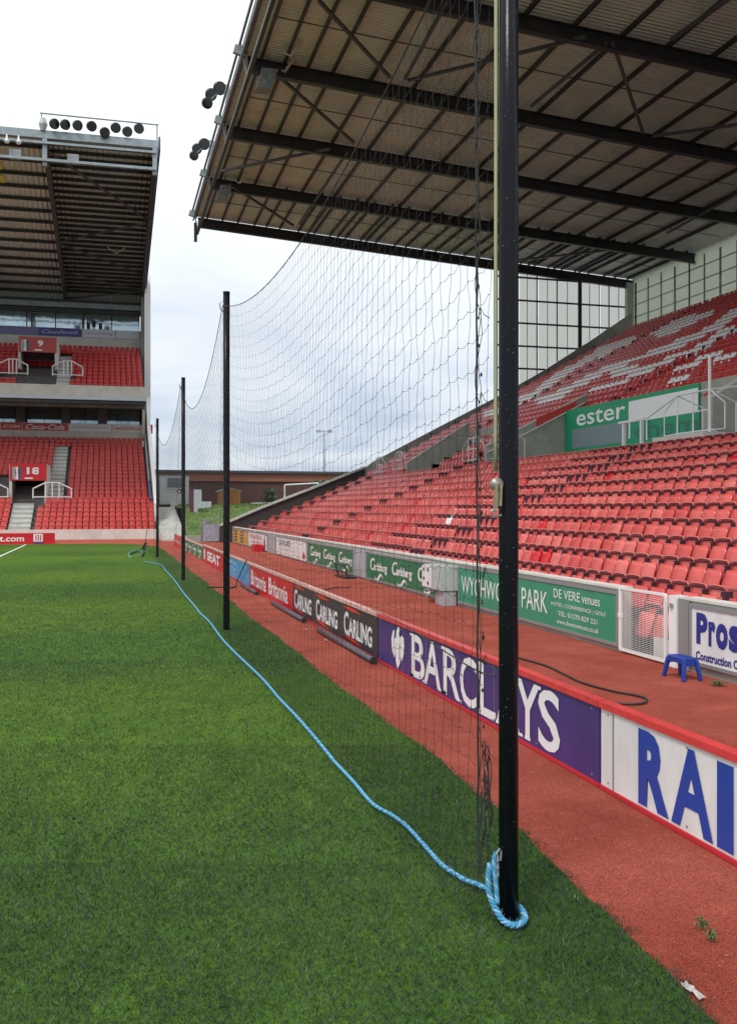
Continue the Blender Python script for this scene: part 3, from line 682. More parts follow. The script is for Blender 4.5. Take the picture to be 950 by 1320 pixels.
text('lettering', 'venues', (XB, 14.40, .655), yd, .60, .11, M_let, b2, .0)
text('lettering', 'HOTEL | CONFERENCE | GOLF', (XB, 15.55, .49), yd, 1.95, .085, M_let, b2, .0)
text('lettering', 'TEL: 01270 829 221', (XB, 15.28, .345), yd, 1.40, .085, M_let, b2, .0)
text('lettering', 'www.deverevenues.co.uk', (XB, 15.33, .20), yd, 1.50, .085, M_let, b2, .0)
def swoosh(y, z, w, e, X=XB, s=1.0):
    """scripted wave under a word"""
    ts = np.linspace(0, 1, 16); mid = [(t, -.10*math.sin(t*2*math.pi)*1.3-.03) for t in ts]
    hw = [.012+.075*math.sin(math.pi*min(1, t*1.15))**1.0 if t < .86 else .02 for t in ts]
    pl = [(t, v+h_) for (t, v), h_ in zip(mid, hw)]+[(t, v-h_) for (t, v), h_ in zip(mid, hw)][::-1]
    flat('wave_mark', [(a*w, b_*w*1.0*s) for a, b_ in pl], (X, y, z), yd, M_let, e, .007)
def script_logo(y, z0, w, h, e, X=XB):
    text('lettering', 'C', (X, y, z0+h*.22), yd, w*.26, h*.80, M_let, e, .02, .15)
    text('lettering', 'arlsberg', (X, y-w*.22, z0+h*.10), yd, w*.76, h*.66, M_let, e, .03, .12)
    swoosh(y-w*.26, z0-h*.12, w*.50, e, X, .8)
b3 = wallboard(28.25, 21.25, .08, .88, M_bgreen, 'dark green board with three white script logos beside the grey switch box')
for k in range(3): script_logo(27.8-2.3*k, .26, 1.85, .48, b3)
b4 = wallboard(37.2, 29.95, .08, .88, M_bgreen, 'dark green board with three white script logos left of the wide grey panel')
for k in range(3): script_logo(36.7-2.4*k, .26, 1.9, .48, b4)
wallboard(29.85, 28.35, .05, .93, M_ggrey, 'wide grey blank panel between the two dark green boards', 'panel', frame=False)
b5 = wallboard(44.6, 37.4, .06, .90, M_bwhite, 'white board with black SAVE-AID print under the far seats')
text('lettering', 'SAVE-AID', (XB, 43.9, .50), yd, 2.9, .28, M_bblack, b5, -.0)
text('lettering', 'working together for you', (XB, 43.9, .30), yd, 4.0, .10, M_ggrey, b5)
flat('red_mark', [(0,0),(.5,0),(.45,.22),(.25,.16),(.2,.3),(.05,.22)], (XB, 38.3, .15), yd, M_dkr, b5)
wallboard(47.1, 44.8, .02, .93, M_ggrey, 'grey blank panel between the white print boards', 'panel', frame=False)
b6 = wallboard(54.1, 47.3, .06, .90, M_bwhite, 'white board with red print next to the yellow board')
text('lettering', 'FELINILA', (XB, 53.3, .56), yd, 4.2, .22, M_dkr, b6, .01); text('lettering', 'catering', (XB, 52.7, .26), yd, 2.6, .20, M_dkr, b6)
flat('bottle_print', [(0,0),(.5,0),(.5,.4),(.32,.55),(.32,.72),(.18,.72),(.18,.55),(0,.4)], (XB, 48.4, .1), yd, M_dkr, b6)
b7 = wallboard(61.0, 54.4, .06, .92, M_byel, 'yellow board with two dark blue figures at the far end of the stand')
for y in (60.4, 57.4):
    for k in range(4): flat('blue_print', [(0,0),(1.5,0),(1.5,.12),(0,.12)], (XB, y, .16+.19*k), yd, mat('print_slate', (.10,.09,.16), .5), b7)
# dark trim strip between seats & wall handled by terrace. grey sheet at far end
e = empty('grey_sheet', (6.6, 62.2, 0), 'grey translucent sheet standing by the grass bank', 'panel')
MB().box(5.9, 7.5, 62.2, 62.26, .05, 1.15).build('sheet', mat('cloudy_sheet', (.36,.38,.46), .5, var=.35, vscale=5), e)
for x in (5.9, 7.5): MB().box(x-.04, x+.04, 62.14, 62.19, 0, 1.2).build('leg', M_edge, e)
# red crate under the red print board
e = empty('red_crate', (7.55, 48.6, 0), 'small red crate on the track below the red print board', 'crate')
m = MB(); m.box(7.3, 7.75, 48.1, 49.3, 0, .05); m.box(7.3, 7.34, 48.1, 49.3, .05, .34); m.box(7.71, 7.75, 48.1, 49.3, .05, .34); m.build('body', M_bred, e)
m = MB(); m.box(7.34, 7.71, 48.1, 48.14, .05, .34); m.box(7.34, 7.71, 49.26, 49.3, .05, .34); m.build('end_wall', M_bred, e)

# mesh gate
e = empty('mesh_gate', (XW-.02, 13.2, 0), 'white framed wire mesh gate between the sea-green board and white board', 'gate')
ya, yb = 13.17, 11.92
for z in (.05, 1.02): MB().box(XW-.06, XW-.02, yb, ya, z-.02, z+.02).build('frame_rail', M_white, e)
for y in (ya, yb): MB().box(XW-.062, XW-.018, y-.02, y+.02, .05, 1.02).build('frame_stile', M_white, e)
m = MB()
for k in range(34):
    z = .085+.0275*k; m.tube([(XW-.045, yb, z), (XW-.045, ya, z)], .0030, 4)
for k in range(12):
    y = yb+.1+k*.1; m.tube([(XW-.036, y, .05), (XW-.036, y, 1.02)], .0016, 4)
m.build('wire_mesh', M_white, e)
m = MB(); m.box(XW-.07, XW-.01, ya-.03, ya+.03, .55, .62); m.build('hinge', M_white, e)
e = empty('gate_post', (XW, 11.72, 0), 'pale square gate post between the mesh gate and white board', 'post')
MB().box(XW-.07, XW+.12, 11.62, 11.80, 0, 1.03).build('post', M_white, e)
MB().box(XW-.05, XW+.1, 11.36, 11.60, 0, 1.0).build('side_plate', M_bframe, e)
MB().box(XW-.10, XW-.071, 11.68, 11.74, .86, .92).build('latch', M_bframe, e)
# steps & block behind gate
e = empty('concrete_block', (8.3, 12.1, 0), 'small pale concrete block behind the mesh gate', 'block')
MB().box(8.0, 8.05, 12.0, 12.5, 0.0, .32).build('block', M_step, e)
# two lone seats low behind the gate are seat pans of the front row shown through the mesh

# switch box
e = empty('switch_box', (7.5, 20.55, 0), 'grey electrical switch box on a pedestal covering the green board', 'electrical box')
MB().box(7.42, 7.84, 20.32, 21.55, .36, .92).build('cabinet', mat('cabinet_grey', (.40,.45,.44), .5, var=.12), e)
MB().box(7.39, 7.418, 20.95, 21.60, .38, .90).build('door', M_bwhite, e)
for y, z in ((21.45,.80),(21.45,.58),(21.15,.80),(21.15,.48)): MB().box(7.375, 7.389, y-.035, y+.035, z-.035, z+.035).build('fixing', M_bblack, e)
MB().box(7.5, 7.8, 20.35, 20.95, 0.0, .355).build('pedestal', M_ggrey, e)
MB().box(7.36, 7.5, 20.9, 21.3, .30, .352).build('conduit_flap', M_bframe, e)
# blue step stool
sx, sy = 7.42, 10.93
e = empty('step_stool', (sx, sy, 0), 'blue plastic step stool on the red track by the mesh gate', 'stool')
M_blue = mat('blue_plastic', (.012,.045,.30), .35, var=.06)
m = MB(); m.hexa([(sx-.10,sy-.20,.27),(sx+.12,sy-.20,.27),(sx+.12,sy+.20,.27),(sx-.10,sy+.20,.27),(sx-.09,sy-.19,.30),(sx+.11,sy-.19,.30),(sx+.11,sy+.19,.30),(sx-.09,sy+.19,.30)]); o = m.build('top', M_blue, e)
bv = o.modifiers.new('bevel', 'BEVEL'); bv.width = .012; bv.segments = 3
for a in (-1, 1):
    for c_ in (-1, 1):
        m = MB(); x0, y0 = sx+.01+a*.09, sy+c_*.175; x1, y1 = sx+.01+a*.13, sy+c_*.225
        m.hexa([(x1-.022,y1-.026,0),(x1+.022,y1-.026,0),(x1+.022,y1+.026,0),(x1-.022,y1+.026,0),(x0-.026,y0-.035,.269),(x0+.026,y0-.035,.269),(x0+.026,y0+.028,.269),(x0-.026,y0+.028,.269)]); o = m.build('leg', M_blue, e)
        bv = o.modifiers.new('bevel', 'BEVEL'); bv.width = .008; bv.segments = 2
for c_ in (-1, 1): MB().box(sx-.07, sx+.09, sy+c_*.188-.006, sy+c_*.188+.006, .19, .269).build('apron', M_blue, e)
MB().box(sx-.103, sx-.093, sy-.15, sy+.15, .22, .269).build('front_apron', M_blue, e)
for k in range(5): MB().box(sx-.07+.035*k, sx-.055+.035*k, sy-.15, sy+.15, .3005, .304).build('tread_rib', M_blue, e)

# waste bin like black crate by the wall, with hose
e = empty('wire_basket', (7.45, 29.6, 0), 'dark wire basket on the track below the far green board', 'basket')
for y in (29.0, 30.2): MB().beam((7.4, y, 0), (7.3, y+(.08 if y > 29.5 else -.08), .42), .04, .04, (1,0,0)).build('upright', M_rubber, e)
for z in (.03, .22, .42): MB().box(7.27, 7.33, 28.95, 30.25, z-.018, z+.018).build('bar', M_rubber, e)
MB().box(7.3, 7.7, 29.0, 30.2, .01, .05).build('base', M_rubber, e)
def cable(name, pts, r, mt, label, cat='cable', n=6):
    # smooth path
    pts = [Vector(p) for p in pts]; out_ = []
    for i in range(len(pts)-1):
        p0, p1, p2, p3 = pts[max(i-1,0)], pts[i], pts[i+1], pts[min(i+2,len(pts)-1)]
        for k in range(6):
            t_ = k/6; out_.append(.5*((2*p1)+(p2-p0)*t_+(2*p0-5*p1+4*p2-p3)*t_*t_+(3*p1-p0-3*p2+p3)*t_**3))
    out_.append(pts[-1]); m = MB(); m.tube(out_, r, n); return tag(m.build(name, mt, smooth=True), label, cat)
G = lambda px, py, z=.015: P(px, py, Z=z)
cable('black_cable', [G(660,846), G(700,857), G(725,868), G(750,880), G(790,891), G(822,897), G(833,901), G(831,906), G(815,908), G(785,906)], .014, M_rubber, 'black cable curling on the red track behind the advertising boards')
cable('black_cable', [G(404,775), G(406,768), G(415,762), G(430,758), G(452,757)], .014, M_rubber, 'black cable looping from the dark wire basket')
cable('black_cable', [P(318,722,X=3.80), P(312,735,X=3.78), P(305,750,X=3.78), G(302,757), G(280,757), G(266,758)], .02, M_rubber, 'black strap hanging over the light blue board onto the track')
cable('black_cable', [(3.82,13.5,.76), (3.5,11,.86), (3.2,9,.9), (2.5,6.2,1.15), (2.2,5.1,1.3)], .006, M_rubber, 'thin dark line running from the boards to the near post')

# ------------------------------------------------------------------ perimeter boards
XP = 3.88
def pboard(Y1, Y0, mt, label, z1=.66, cap=None, x=XP):
    e = empty('perimeter_board', (x, (Y0+Y1)/2, 0), label, 'advertising board')
    MB().box(x, x+.05, Y0+.01, Y1-.01, .035, z1).build('panel', mt, e)
    MB().box(x-.02, x+.08, Y0, Y1, z1+.002, z1+.055).build('cap_rail', cap or M_capr, e)
    MB().box(x-.015, x+.055, Y0, Y1, 0.0, .033).build('base_rail', M_dkr, e)
    for k_ in range(7):
        Y = Y0+.12+(Y1-Y0-.24)*k_/6
        for z in (.075, z1-.035): m = MB(); m.tube([(x-.0005, Y, z), (x-.006, Y, z)], .009, 8); m.build('fixing', M_bframe, e)
    for Y in ((Y0+(Y1-Y0)/3), (Y0+(Y1-Y0)*2/3)): MB().box(x-.0015, x-.0003, Y-.004, Y+.004, .04, z1).build('panel_joint', M_bframe, e)
    for Y in (Y0+1.2, (Y0+Y1)/2, Y1-1.2):
        m = MB(); m.beam((x+.05, Y, .55), (x+.42, Y, .02), .035, .035); m.beam((x+.05, Y, .04), (x+.42, Y, .04), .035, .035); m.build('rear_stay', M_edge, e)
    return e
M_capr = mat('red_cap', (.60,.05,.05), .4, var=.15); M_capp = mat('pale_pink_cap', (.60,.34,.30), .5, var=.15)
M_purp = mat('board_purple', (.055,.035,.17), .4, var=.12, vscale=2.6, detail=9, stretch=(1,1,.5), bump=.05, bscale=3); M_charc = mat('board_charcoal', (.035,.032,.036), .45, var=.1)
M_rblue = mat('rail_blue', (.015,.055,.33), .4)
p1 = pboard(6.83, .2, M_bwhite, 'white perimeter board with tall blue letters RAI, nearest on the right')
for ch, y, w_ in (('R', 6.26, .40), ('A', 5.83, .48), ('I', 5.31, .17), ('L', 5.02, .34)):
    text('lettering', ch, (XP, y, .055), yd, w_, .57, M_rblue, p1, .03 if ch == 'A' else .05)
MB().box(XP-.004, XP, 6.62, 6.64, .04, .65).build('panel_joint', M_bframe, p1)
p2 = pboard(13.35, 6.85, M_purp, 'purple perimeter board with white BARCLAYS lettering and eagle')
# serif letters: heavy stems with slab feet
def serif_word(word, y0, z0, widths, h, gap, e):
    for ch, w_, y in zip(word, widths, (11.75, 11.24, 10.54, 9.99, 9.42, 8.95, 8.46, 7.97)):
        text('lettering', ch, (XP, y, z0), yd, w_, h, M_let, e, .014)
        s_ = .045; t_ = h*.055
        feet = {'B': [(0,.0,0)], 'A': [(0,0,0),(w_,0,0)], 'R': [(.03,0,0),(w_-.02,0,0)], 'L': [(.04,0,0),(.05,0,1)], 'Y': [(w_/2,0,0),(.04,0,1),(w_-.04,0,1)], 'C': [], 'S': []}[ch]
        for fx, _, top in feet:
            zz_ = z0+h-t_ if top else z0
            flat('serif', [(fx-s_*1.3, 0), (fx+s_*1.5, 0), (fx+s_*1.5, t_), (fx-s_*1.3, t_)], (XP, y, zz_), yd, M_let, e, .008)
        if ch in 'BR': flat('serif', [(-.06,0),(.1,0),(.1,t_),(-.06,t_)], (XP, y, z0+h-t_), yd, M_let, e, .008); flat('serif', [(-.06,0),(.1,0),(.1,t_),(-.06,t_)], (XP, y, z0), yd, M_let, e, .008)
        if ch == 'L': flat('serif', [(w_-.05,0),(w_,0),(w_,h*.2)], (XP, y, z0), yd, M_let, e, .008)
serif_word('BARCLAYS', 11.75, .065, [.53, .62, .57, .50, .46, .58, .52, .44], .56, 0, p2)
eag = [(.0,.22),(-.02,.36),(.03,.47),(.08,.50),(.10,.44),(.08,.38),(.14,.40),(.16,.50),(.22,.56),(.27,.54),(.24,.47),(.27,.42),(.33,.46),(.40,.44),(.42,.34),(.39,.20),(.33,.12),(.30,.18),(.27,.08),(.20,0),(.14,.08),(.12,.18),(.08,.12)]
flat('eagle_emblem', [(x*1.36, y*1.06) for x, y in eag], (XP, 12.64, .05), yd, M_let, p2)
for x in (.17, .34): flat('feather_line', [(x,.14),(x+.012,.14),(x+.02,.36),(x+.008,.36)], (XP, 12.64, .05), yd, M_purp, p2, .009)
p3 = pboard(20.03, 13.38, M_charc, 'charcoal perimeter board with CARLING three times and red flashes', cap=M_capp)
for k in range(3):
    y = (19.84, 17.66, 15.43)[k]; w_ = 1.75
    text('lettering', 'C', (XP, y, .14), yd, .30, .40, M_let, p3, .02, .0); text('lettering', 'ARLING', (XP, y-.31, .14), yd, w_-.31, .32, M_let, p3, .03)
    for z, s_ in ((.565, 1), (.07, -1)):
        flat('red_flash', [(0,.045),(.55,.0),(1.25,.02),(.9,.055),(.55,.075)] if s_ > 0 else [(0,.06),(.5,.075),(.9,.045),(1.3,.0),(.6,.01)], (XP, y+.1, z), yd, mat('flash_red', (.62,.03,.02), .4), p3)
p4 = pboard(26.55, 20.06, M_bred, 'red perimeter board with white Britannia written twice', cap=M_capp)
for y in (26.2, 23.2):
    text('lettering', 'B', (XP, y, .13), yd, .42, .42, M_let, p4, .02); text('lettering', 'ritannia', (XP, y-.46, .12), yd, 2.1, .38, M_let, p4, .012)
p5 = pboard(32.6, 26.6, mat('board_sky_blue', (.05,.33,.62), .4, var=.06), 'light blue perimeter board with faint white print', cap=M_capp)
text('lettering', 'FITC', (XP, 31.8, .28), yd, 2.4, .26, mat('faint_print', (.35,.58,.75), .5), p5, .02); text('lettering', 'www.fitc.co.uk', (XP, 31.7, .14), yd, 2.3, .09, MATS['faint_print'], p5)
p6 = pboard(40.1, 32.7, M_bred, 'dark red perimeter board reading SEAT', cap=M_capp)
text('lettering', 'SEAT', (XP, 38.4, .14), yd, 4.6, .38, M_let, p6, .04); flat('slash_mark', [(0,0),(.45,0),(.45,.42),(0,.42)], (XP, 39.7, .13), yd, M_let, p6)
p7 = pboard(50.6, 40.2, M_bgreen, 'green perimeter board with four small white script logos', z1=.60, cap=M_capp)
for k in range(4): script_logo(50.1-2.5*k, .2, 1.9, .36, p7, XP)
p8 = pboard(58.2, 51.6, M_bred, 'small red perimeter board farthest along the line', z1=.62, cap=M_bred)
text('lettering', 'Britannia', (XP, 57.3, .22), yd, 4.2, .22, M_let, p8)
# lengths of pipe and scraps at the foot of the boards
for k, (a, b_, lab) in enumerate([((482,852),(402,812),'grey tube lying below the charcoal board'), ((393,800),(342,777),'grey tube lying below the red board'), ((327,765),(300,754),'grey tube lying below the light blue board')]):
    pa = P(*a, Z=.05); pb = P(*b_, Z=.05); pa.x = 3.74; pb.x = 3.72
    e = empty('grey_tube', pa, lab, 'tube', 'grey tubes at the foot of the boards')
    m = MB(); m.tube([pa, pb], .05, 10); m.build('pipe', mat('tube_grey', (.10,.10,.12), .35, metal=.4), e, True)
    m = MB(); m.tube([pa+Vector((0,-.004,0)), pa+Vector((0,.02,0))], .058, 10); m.build('end_collar', M_rubber, e)
for (px, py, lab) in [((395), 812, 'crumpled white paper beside the middle grey tube'), (338, 775, 'crumpled white paper beside the end of the light blue board'), (893, 1280, 'torn pale scrap on the grass edge, bottom right'), (420, 826, 'crumpled white scrap below the charcoal board')]:
    c0 = P(px, py, Z=.01); m = MB(); vs = []
    n = 7
    for i in range(n):
        for j in range(3): vs.append((c0.x+.016*(j-1)+rnd()*.012, c0.y+(i-3)*.026+rnd()*.014, .008+rnd()*.02))
    fs = [(i*3+j, i*3+j+1, (i+1)*3+j+1, (i+1)*3+j) for i in range(n-1) for j in range(2)]
    m.add(vs, fs); tag(m.build('paper_scrap', mat('scrap_paper', (.42,.40,.38), .8, var=.2, vscale=30)), lab, 'litter', 'scraps of paper lying on the track')
m = MB()
for k in range(420):
    c0 = P(490+rnd()*460, 900+rnd()*420, Z=.0)
    if not (edgeX(c0.y)+.1 < c0.x < 3.8): continue
    q = .003+rnd()*.005; a = rnd()*6
    m.add([(c0.x+q*math.cos(a+t_), c0.y+q*math.sin(a+t_), .003+rnd()*.006) for t_ in (0,1.7,3.2,4.7)], [(0,1,2,3)])
tag(m.build('track_grit', mat('pale_grit', (.30,.22,.17), .9, var=.6, vscale=3)), 'pale grit and leaf specks scattered over the red track', 'grit', kind='stuff')
def weed(px, py, r, n, label, X=None):
    c0 = P(px, py, Z=0.0); m = MB()
    for i in range(n):
        a = rnd()*6.28; l = r*(.5+rnd()); h = .02+rnd()*.05; p0 = c0+Vector((rnd()-.5, rnd()-.5, 0))*r*.8; d_ = Vector((math.cos(a), math.sin(a), 0)); s_ = Vector((-d_.y, d_.x, 0))*.004*(1+r*8)
        m.add([p0, p0+d_*l*.5+s_+Vector((0,0,h)), p0+d_*l+Vector((0,0,h*.6)), p0+d_*l*.5-s_+Vector((0,0,h))], [(0,1,2,3)])
    tag(m.build('weed', mat('weed_green', (.08,.14,.045), .6, var=.3, vscale=30)), label, 'weed', 'weeds growing through the track')
weed(905, 1198, .035, 34, 'small weed tuft growing in the red track, upper of two at bottom right'); weed(918, 1214, .03, 30, 'small weed tuft growing in the red track, lower of two at bottom right'); weed(925, 884, .09, 60, 'leafy weed at the foot of the white Pros board')
weed(742, 1163, .02, 14, 'tiny weed in the red track near the grass edge')

# ------------------------------------------------------------------ posts and net
POSTS = [(2.13, 4.75, 6.5), (2.13, 17.54, 6.32), (2.27, 29.85, 6.37), (2.18, 44.2, 6.40)]
labs = ['tall black net post nearest the camera with blue rope round its foot', 'black net post second from the camera', 'black net post third from the camera', 'black net post farthest from the camera']
for i, (x, y, h) in enumerate(POSTS):
    e = empty('net_post', (x, y, 0), labs[i], 'post', 'black posts carrying the ball net')
    m = MB(); m.tube([(x, y, -.05), (x, y, h*.33), (x, y, h*.66), (x, y, h)], .0545 if i == 0 else .062, 24 if i == 0 else 14); m.build('pole', M_black, e, True)
    m = MB(); m.tube([(x, y, h+.001), (x, y, h+.03)], .066, 14); m.build('end_cap', M_rubber, e, True)
    m = MB(); m.tube([(x-.06, y, h-.35), (x-.11, y, h-.30), (x-.13, y, h-.2), (x-.07, y, h-.14)], .011, 6); m.build('hook', M_edge, e)
# halyard and pulley on the near post
hal = [(2.13-.070, 4.76, 6.3), (2.13-.066, 4.77, 4.4), (2.13-.060, 4.79, 2.5)]
cable('halyard', hal, .011, M_hal, 'thin yellow-green line running down the near post', 'rope')
e = empty('pulley', (2.05, 4.73, 2.4), 'small metal pulley hooked to the left side of the near post', 'pulley')
pp = P(640, 624, X=2.045)
m = MB(); m.tube([pp+Vector((0,-.012,0)), pp+Vector((0,.012,0))], .036, 16); m.build('wheel', mat('pulley_metal', (.32,.31,.27), .45, metal=.6, var=.3, vscale=30), e, True)
m = MB(); m.beam(pp+Vector((-.012,-.02,.0)), pp+Vector((-.02,-.03,-.15)), .03, .014, (1,0,0)); m.beam(pp+Vector((.02,-.01,.0)), pp+Vector((.01,-.02,-.12)), .028, .012, (1,0,0)); m.build('cheek_plate', mat('weathered_brass', (.24,.20,.13), .6, var=.3, vscale=30), e)
m = MB(); m.tube([pp+Vector((0,0,-.12)), pp+Vector((-.03,0,-.15)), pp+Vector((-.02,0,-.18)), pp+Vector((.03,0,-.17))], .006, 6); m.build('shackle', M_edge, e)

net = empty('ball_net', (1.98, 17.5, 0), 'black mesh ball net hung along the line of black posts', 'net')
spans = [((2.06, 4.86, 5.86), (2.06, 17.5, 6.08), .72), ((2.06, 17.56, 6.08), (2.19, 29.8, 6.12), 1.25), ((2.19, 29.9, 6.12), (2.10, 44.15, 6.1), 1.35)]
def netp(sp, f, t_):
    (xa, ya_, za), (xb, yb_, zb), sag = sp
    Y = ya_+(yb_-ya_)*f; z_att = (za+(zb-za)*f)*t_
    sg = sag*4*f*(1-f)*(t_**.55)*(1.0+.35*math.sin(math.pi*t_))
    z = max(z_att-sg, .02+.02*t_)
    xtop = xa+(xb-xa)*f; X = 1.97+(xtop-1.97)*(t_**.8) + .03*math.sin(f*9+t_*3)*math.sin(math.pi*t_)
    return Vector((X, Y, z))
for si, sp in enumerate(spans):
    m = MB(); k = MB(); L_ = sp[1][1]-sp[0][1]
    dy = (.152, .26, .40)[si]; dz = (.165, .22, .30)[si]; rad = (.0016, .0018, .0024)[si]
    nv = int(L_/dy); nh = int(6.0/dz); sides = 3
    wv = [rnd()*6.28 for _ in range(nv+1)]
    for i in range(nv+1):
        f = i/nv; pts = []
        for j in range(nh*2+1):
            t_ = j/(nh*2); p = netp(sp, f, t_)
            if si == 0: p = p+Vector((.006*math.sin(j*.7+wv[i]), .016*math.sin(j*.35+wv[i])+.012*math.sin(j*1.3+wv[i]*2), 0))*(math.sin(math.pi*min(1, t_+.05))**.5 if t_ < .95 else .2)
            pts.append(p)
        m.tube(pts, rad*.9, sides, False)
    for j in range(nh+1):
        t_ = j/nh; pts = []
        for i in range(nv*2+1):
            f = i/(nv*2); p = netp(sp, f, t_)
            if si == 0:
                dr = -.022 if i % 2 else .0; dr *= max(0, 1-(p.y-4.9)/4)
                amp = max(0, 1-(p.y-4.9)/2.0)
                p = p+Vector((0, 0, dr - amp*amp*.18*math.sin(math.pi*min(1, t_*1.4)) + .01*math.sin(i*.9+j)))
            pts.append(p)
        m.tube(pts, rad*(.9 if si == 0 else 1.05), sides, False)
    if si == 0:
        for j in range(1, nh+1):
            for i in range(0, min(nv, 55)):
                f = i/nv; p = netp(sp, f, j/nh); amp = max(0, 1-(p.y-4.9)/2.0)
                p = p+Vector((0, 0, -amp*amp*.18*math.sin(math.pi*min(1, j/nh*1.4)) + .01*math.sin(2*i*.9+j))); q = .0048
                m.add([p+Vector(d_) for d_ in ((q,0,0),(-q,0,0),(0,q,0),(0,-q,0),(0,0,q),(0,0,-q))], [(0,2,4),(2,1,4),(1,3,4),(3,0,4),(2,0,5),(1,2,5),(3,1,5),(0,3,5)])
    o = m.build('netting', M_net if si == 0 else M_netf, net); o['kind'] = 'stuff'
    tr = MB(); tr.tube([netp(sp, i/40, 1.0)+Vector((0,0,.01)) for i in range(41)], (.006, .007, .008)[si], 5); tr.build('top_rope', M_net, net)
# gathered edge of the net near the first post: cord with loose loops
def wig(y_t, y_b, amp, ph, r_, fr=5, xo=0):
    pts = []
    for k in range(61):
        t_ = k/60; z = 5.86*(1-t_)+.25
        y = y_t+(y_b-y_t)*t_
        pts.append((2.04-.06*t_+xo+amp*.5*math.sin(k*1.3+ph), y+amp*math.sin(k*fr/6+ph)+amp*.6*math.sin(k*.9+ph*2), z))
    return pts
m = MB(); m.tube(wig(5.02, 4.82, .004, 0, 0), .006, 5); m.build('edge_cord', M_net, net)
for k, (a, c_, am) in enumerate([(5.00, 4.82, .015), (4.99, 4.80, .024), (4.97, 4.79, .014)]):
    m = MB(); m.tube(wig(a, c_, am, k*1.7, 0, 5+k), .0022, 4); m.build('loose_strand', M_net, net)
m = MB()
for k in range(34):
    z = .4+k*.165+rnd()*.06; y0 = 4.84+.16*(z/6); q = .006+.006*rnd()
    p = Vector((2.03, y0+rnd()*.04-.02, z))
    m.add([p+Vector(d_) for d_ in ((q,0,0),(-q,0,0),(0,q,0),(0,-q,0),(0,0,q*1.8),(0,0,-q*1.8))], [(0,2,4),(2,1,4),(1,3,4),(3,0,4),(2,0,5),(1,2,5),(3,1,5),(0,3,5)])
    if k % 3 == 0: m.tube([p, p+Vector((-.01,-.05,.05)), p+Vector((-.01,-.1,.0)), p+Vector((.01,-.14,-.03))], .0025, 4)
m.build('knot', M_net, net)['kind'] = 'stuff'

# ------------------------------------------------------------------ blue rope
M_rope = mat('blue_rope', (.022,.19,.40), .6, col2=(.10,.40,.60), vscale=55, bump=.4, bscale=200)
M_ropep = mat('pale_blue_strand', (.08,.30,.52), .6, col2=(.30,.52,.66), vscale=60)
def smooth(pts, n=8):
    pts = [Vector(p) for p in pts]; o_ = []
    for i in range(len(pts)-1):
        p0, p1, p2, p3 = pts[max(i-1,0)], pts[i], pts[i+1], pts[min(i+2,len(pts)-1)]
        for k in range(n):
            t_ = k/n; o_.append(.5*((2*p1)+(p2-p0)*t_+(2*p0-5*p1+4*p2-p3)*t_*t_+(3*p1-p0-3*p2+p3)*t_**3))
    o_.append(pts[-1]); return o_
def twist(pts, R_, r_, pitch, per, parent, start=0):
    pts = smooth(pts, 10); d_ = [0]
    for a, b_ in zip(pts, pts[1:]): d_.append(d_[-1]+(b_-a).length)
    Ltot = d_[-1]; step = pitch/per; n = int(Ltot/step); q = []; j = 0
    for k in range(n+1):
        s_ = k*step
        while j < len(d_)-2 and d_[j+1] < s_: j += 1
        t_ = (s_-d_[j])/max(1e-6, d_[j+1]-d_[j]); q.append(pts[j].lerp(pts[j+1], t_))
    for c_ in range(3):
        out_ = []
        for k, p in enumerate(q):
            d0 = (q[min(k+1,len(q)-1)]-q[max(k-1,0)]).normalized(); up = Vector((0,0,1)) if abs(d0.z) < .95 else Vector((1,0,0))
            s1 = d0.cross(up).normalized(); s2 = s1.cross(d0)
            a = start+2*math.pi*(k/per+c_/3); out_.append(p+s1*R_*math.cos(a)+s2*R_*math.sin(a))
        m = MB(); m.tube(out_, r_, 6); m.build('strand', M_rope if c_ < 2 else M_ropep, parent, True)
rope = empty('blue_rope', (1.96, 8, 0), 'twisted light blue rope lying along the foot of the net on the grass', 'rope')
gp = [(628,1146),(612,1140),(600,1134),(585,1126),(572,1118),(560,1104),(540,1082),(522,1064),(505,1050),(480,1036),(455,1008),(430,980),(405,950),(380,922),(360,900),(340,877),(320,858),(300,838),(285,822),(270,802),(258,790),(250,780),(237,765),(226,749),(218,740),(213,735),(208,728),(196,726),(185,724)]
pts = []
for i, (px, py) in enumerate(gp):
    p = P(px, py, Z=.03); pts.append((p.x, p.y, .028+.006*math.sin(i*2.1)))
twist(pts[:12], .0082, .0080, .058, 8, rope); twist(pts[11:], .0100, .0100, .14, 5, rope)
lp = empty('blue_rope', (2.1, 4.75, 0), 'thick blue rope looped round the foot of the near post', 'rope')
lx, ly = 2.13, 4.75
loop = [(2.03, 4.77, .33), (2.022, 4.77, .27), (2.02, 4.765, .20), (2.03, 4.74, .13), (2.06, 4.70, .06), (2.09, 4.665, .035), (2.13, 4.65, .03), (2.175, 4.665, .035), (2.205, 4.70, .045), (2.21, 4.745, .06), (2.20, 4.78, .07)]
twist(loop, .0098, .0100, .075, 9, lp)
loop2 = [(2.055, 4.75, .40), (2.045, 4.75, .36), (2.045, 4.74, .28), (2.05, 4.73, .2), (2.05, 4.72, .12)]
twist(loop2, .007, .0078, .06, 8, lp, 1.0)
m = MB()
for pl_, n_ in ((pts[:6], 200), (loop, 260)):
    for k in range(n_):
        a_ = rnd()*(len(pl_)-1.001); i_ = int(a_); p = Vector(pl_[i_]).lerp(Vector(pl_[i_+1]), a_-i_)
        d_ = Vector((rnd()-.5, rnd()-.5, rnd()-.3)).normalized(); q = p+d_*.019; r_ = q+(d_+Vector((rnd()-.5, rnd()-.5, rnd()-.5))*1.2)*.016; w_ = Vector((rnd()-.5, rnd()-.5, rnd()-.5)).normalized()*.0007
        m.add([q-w_, q+w_, r_], [(0,1,2)])
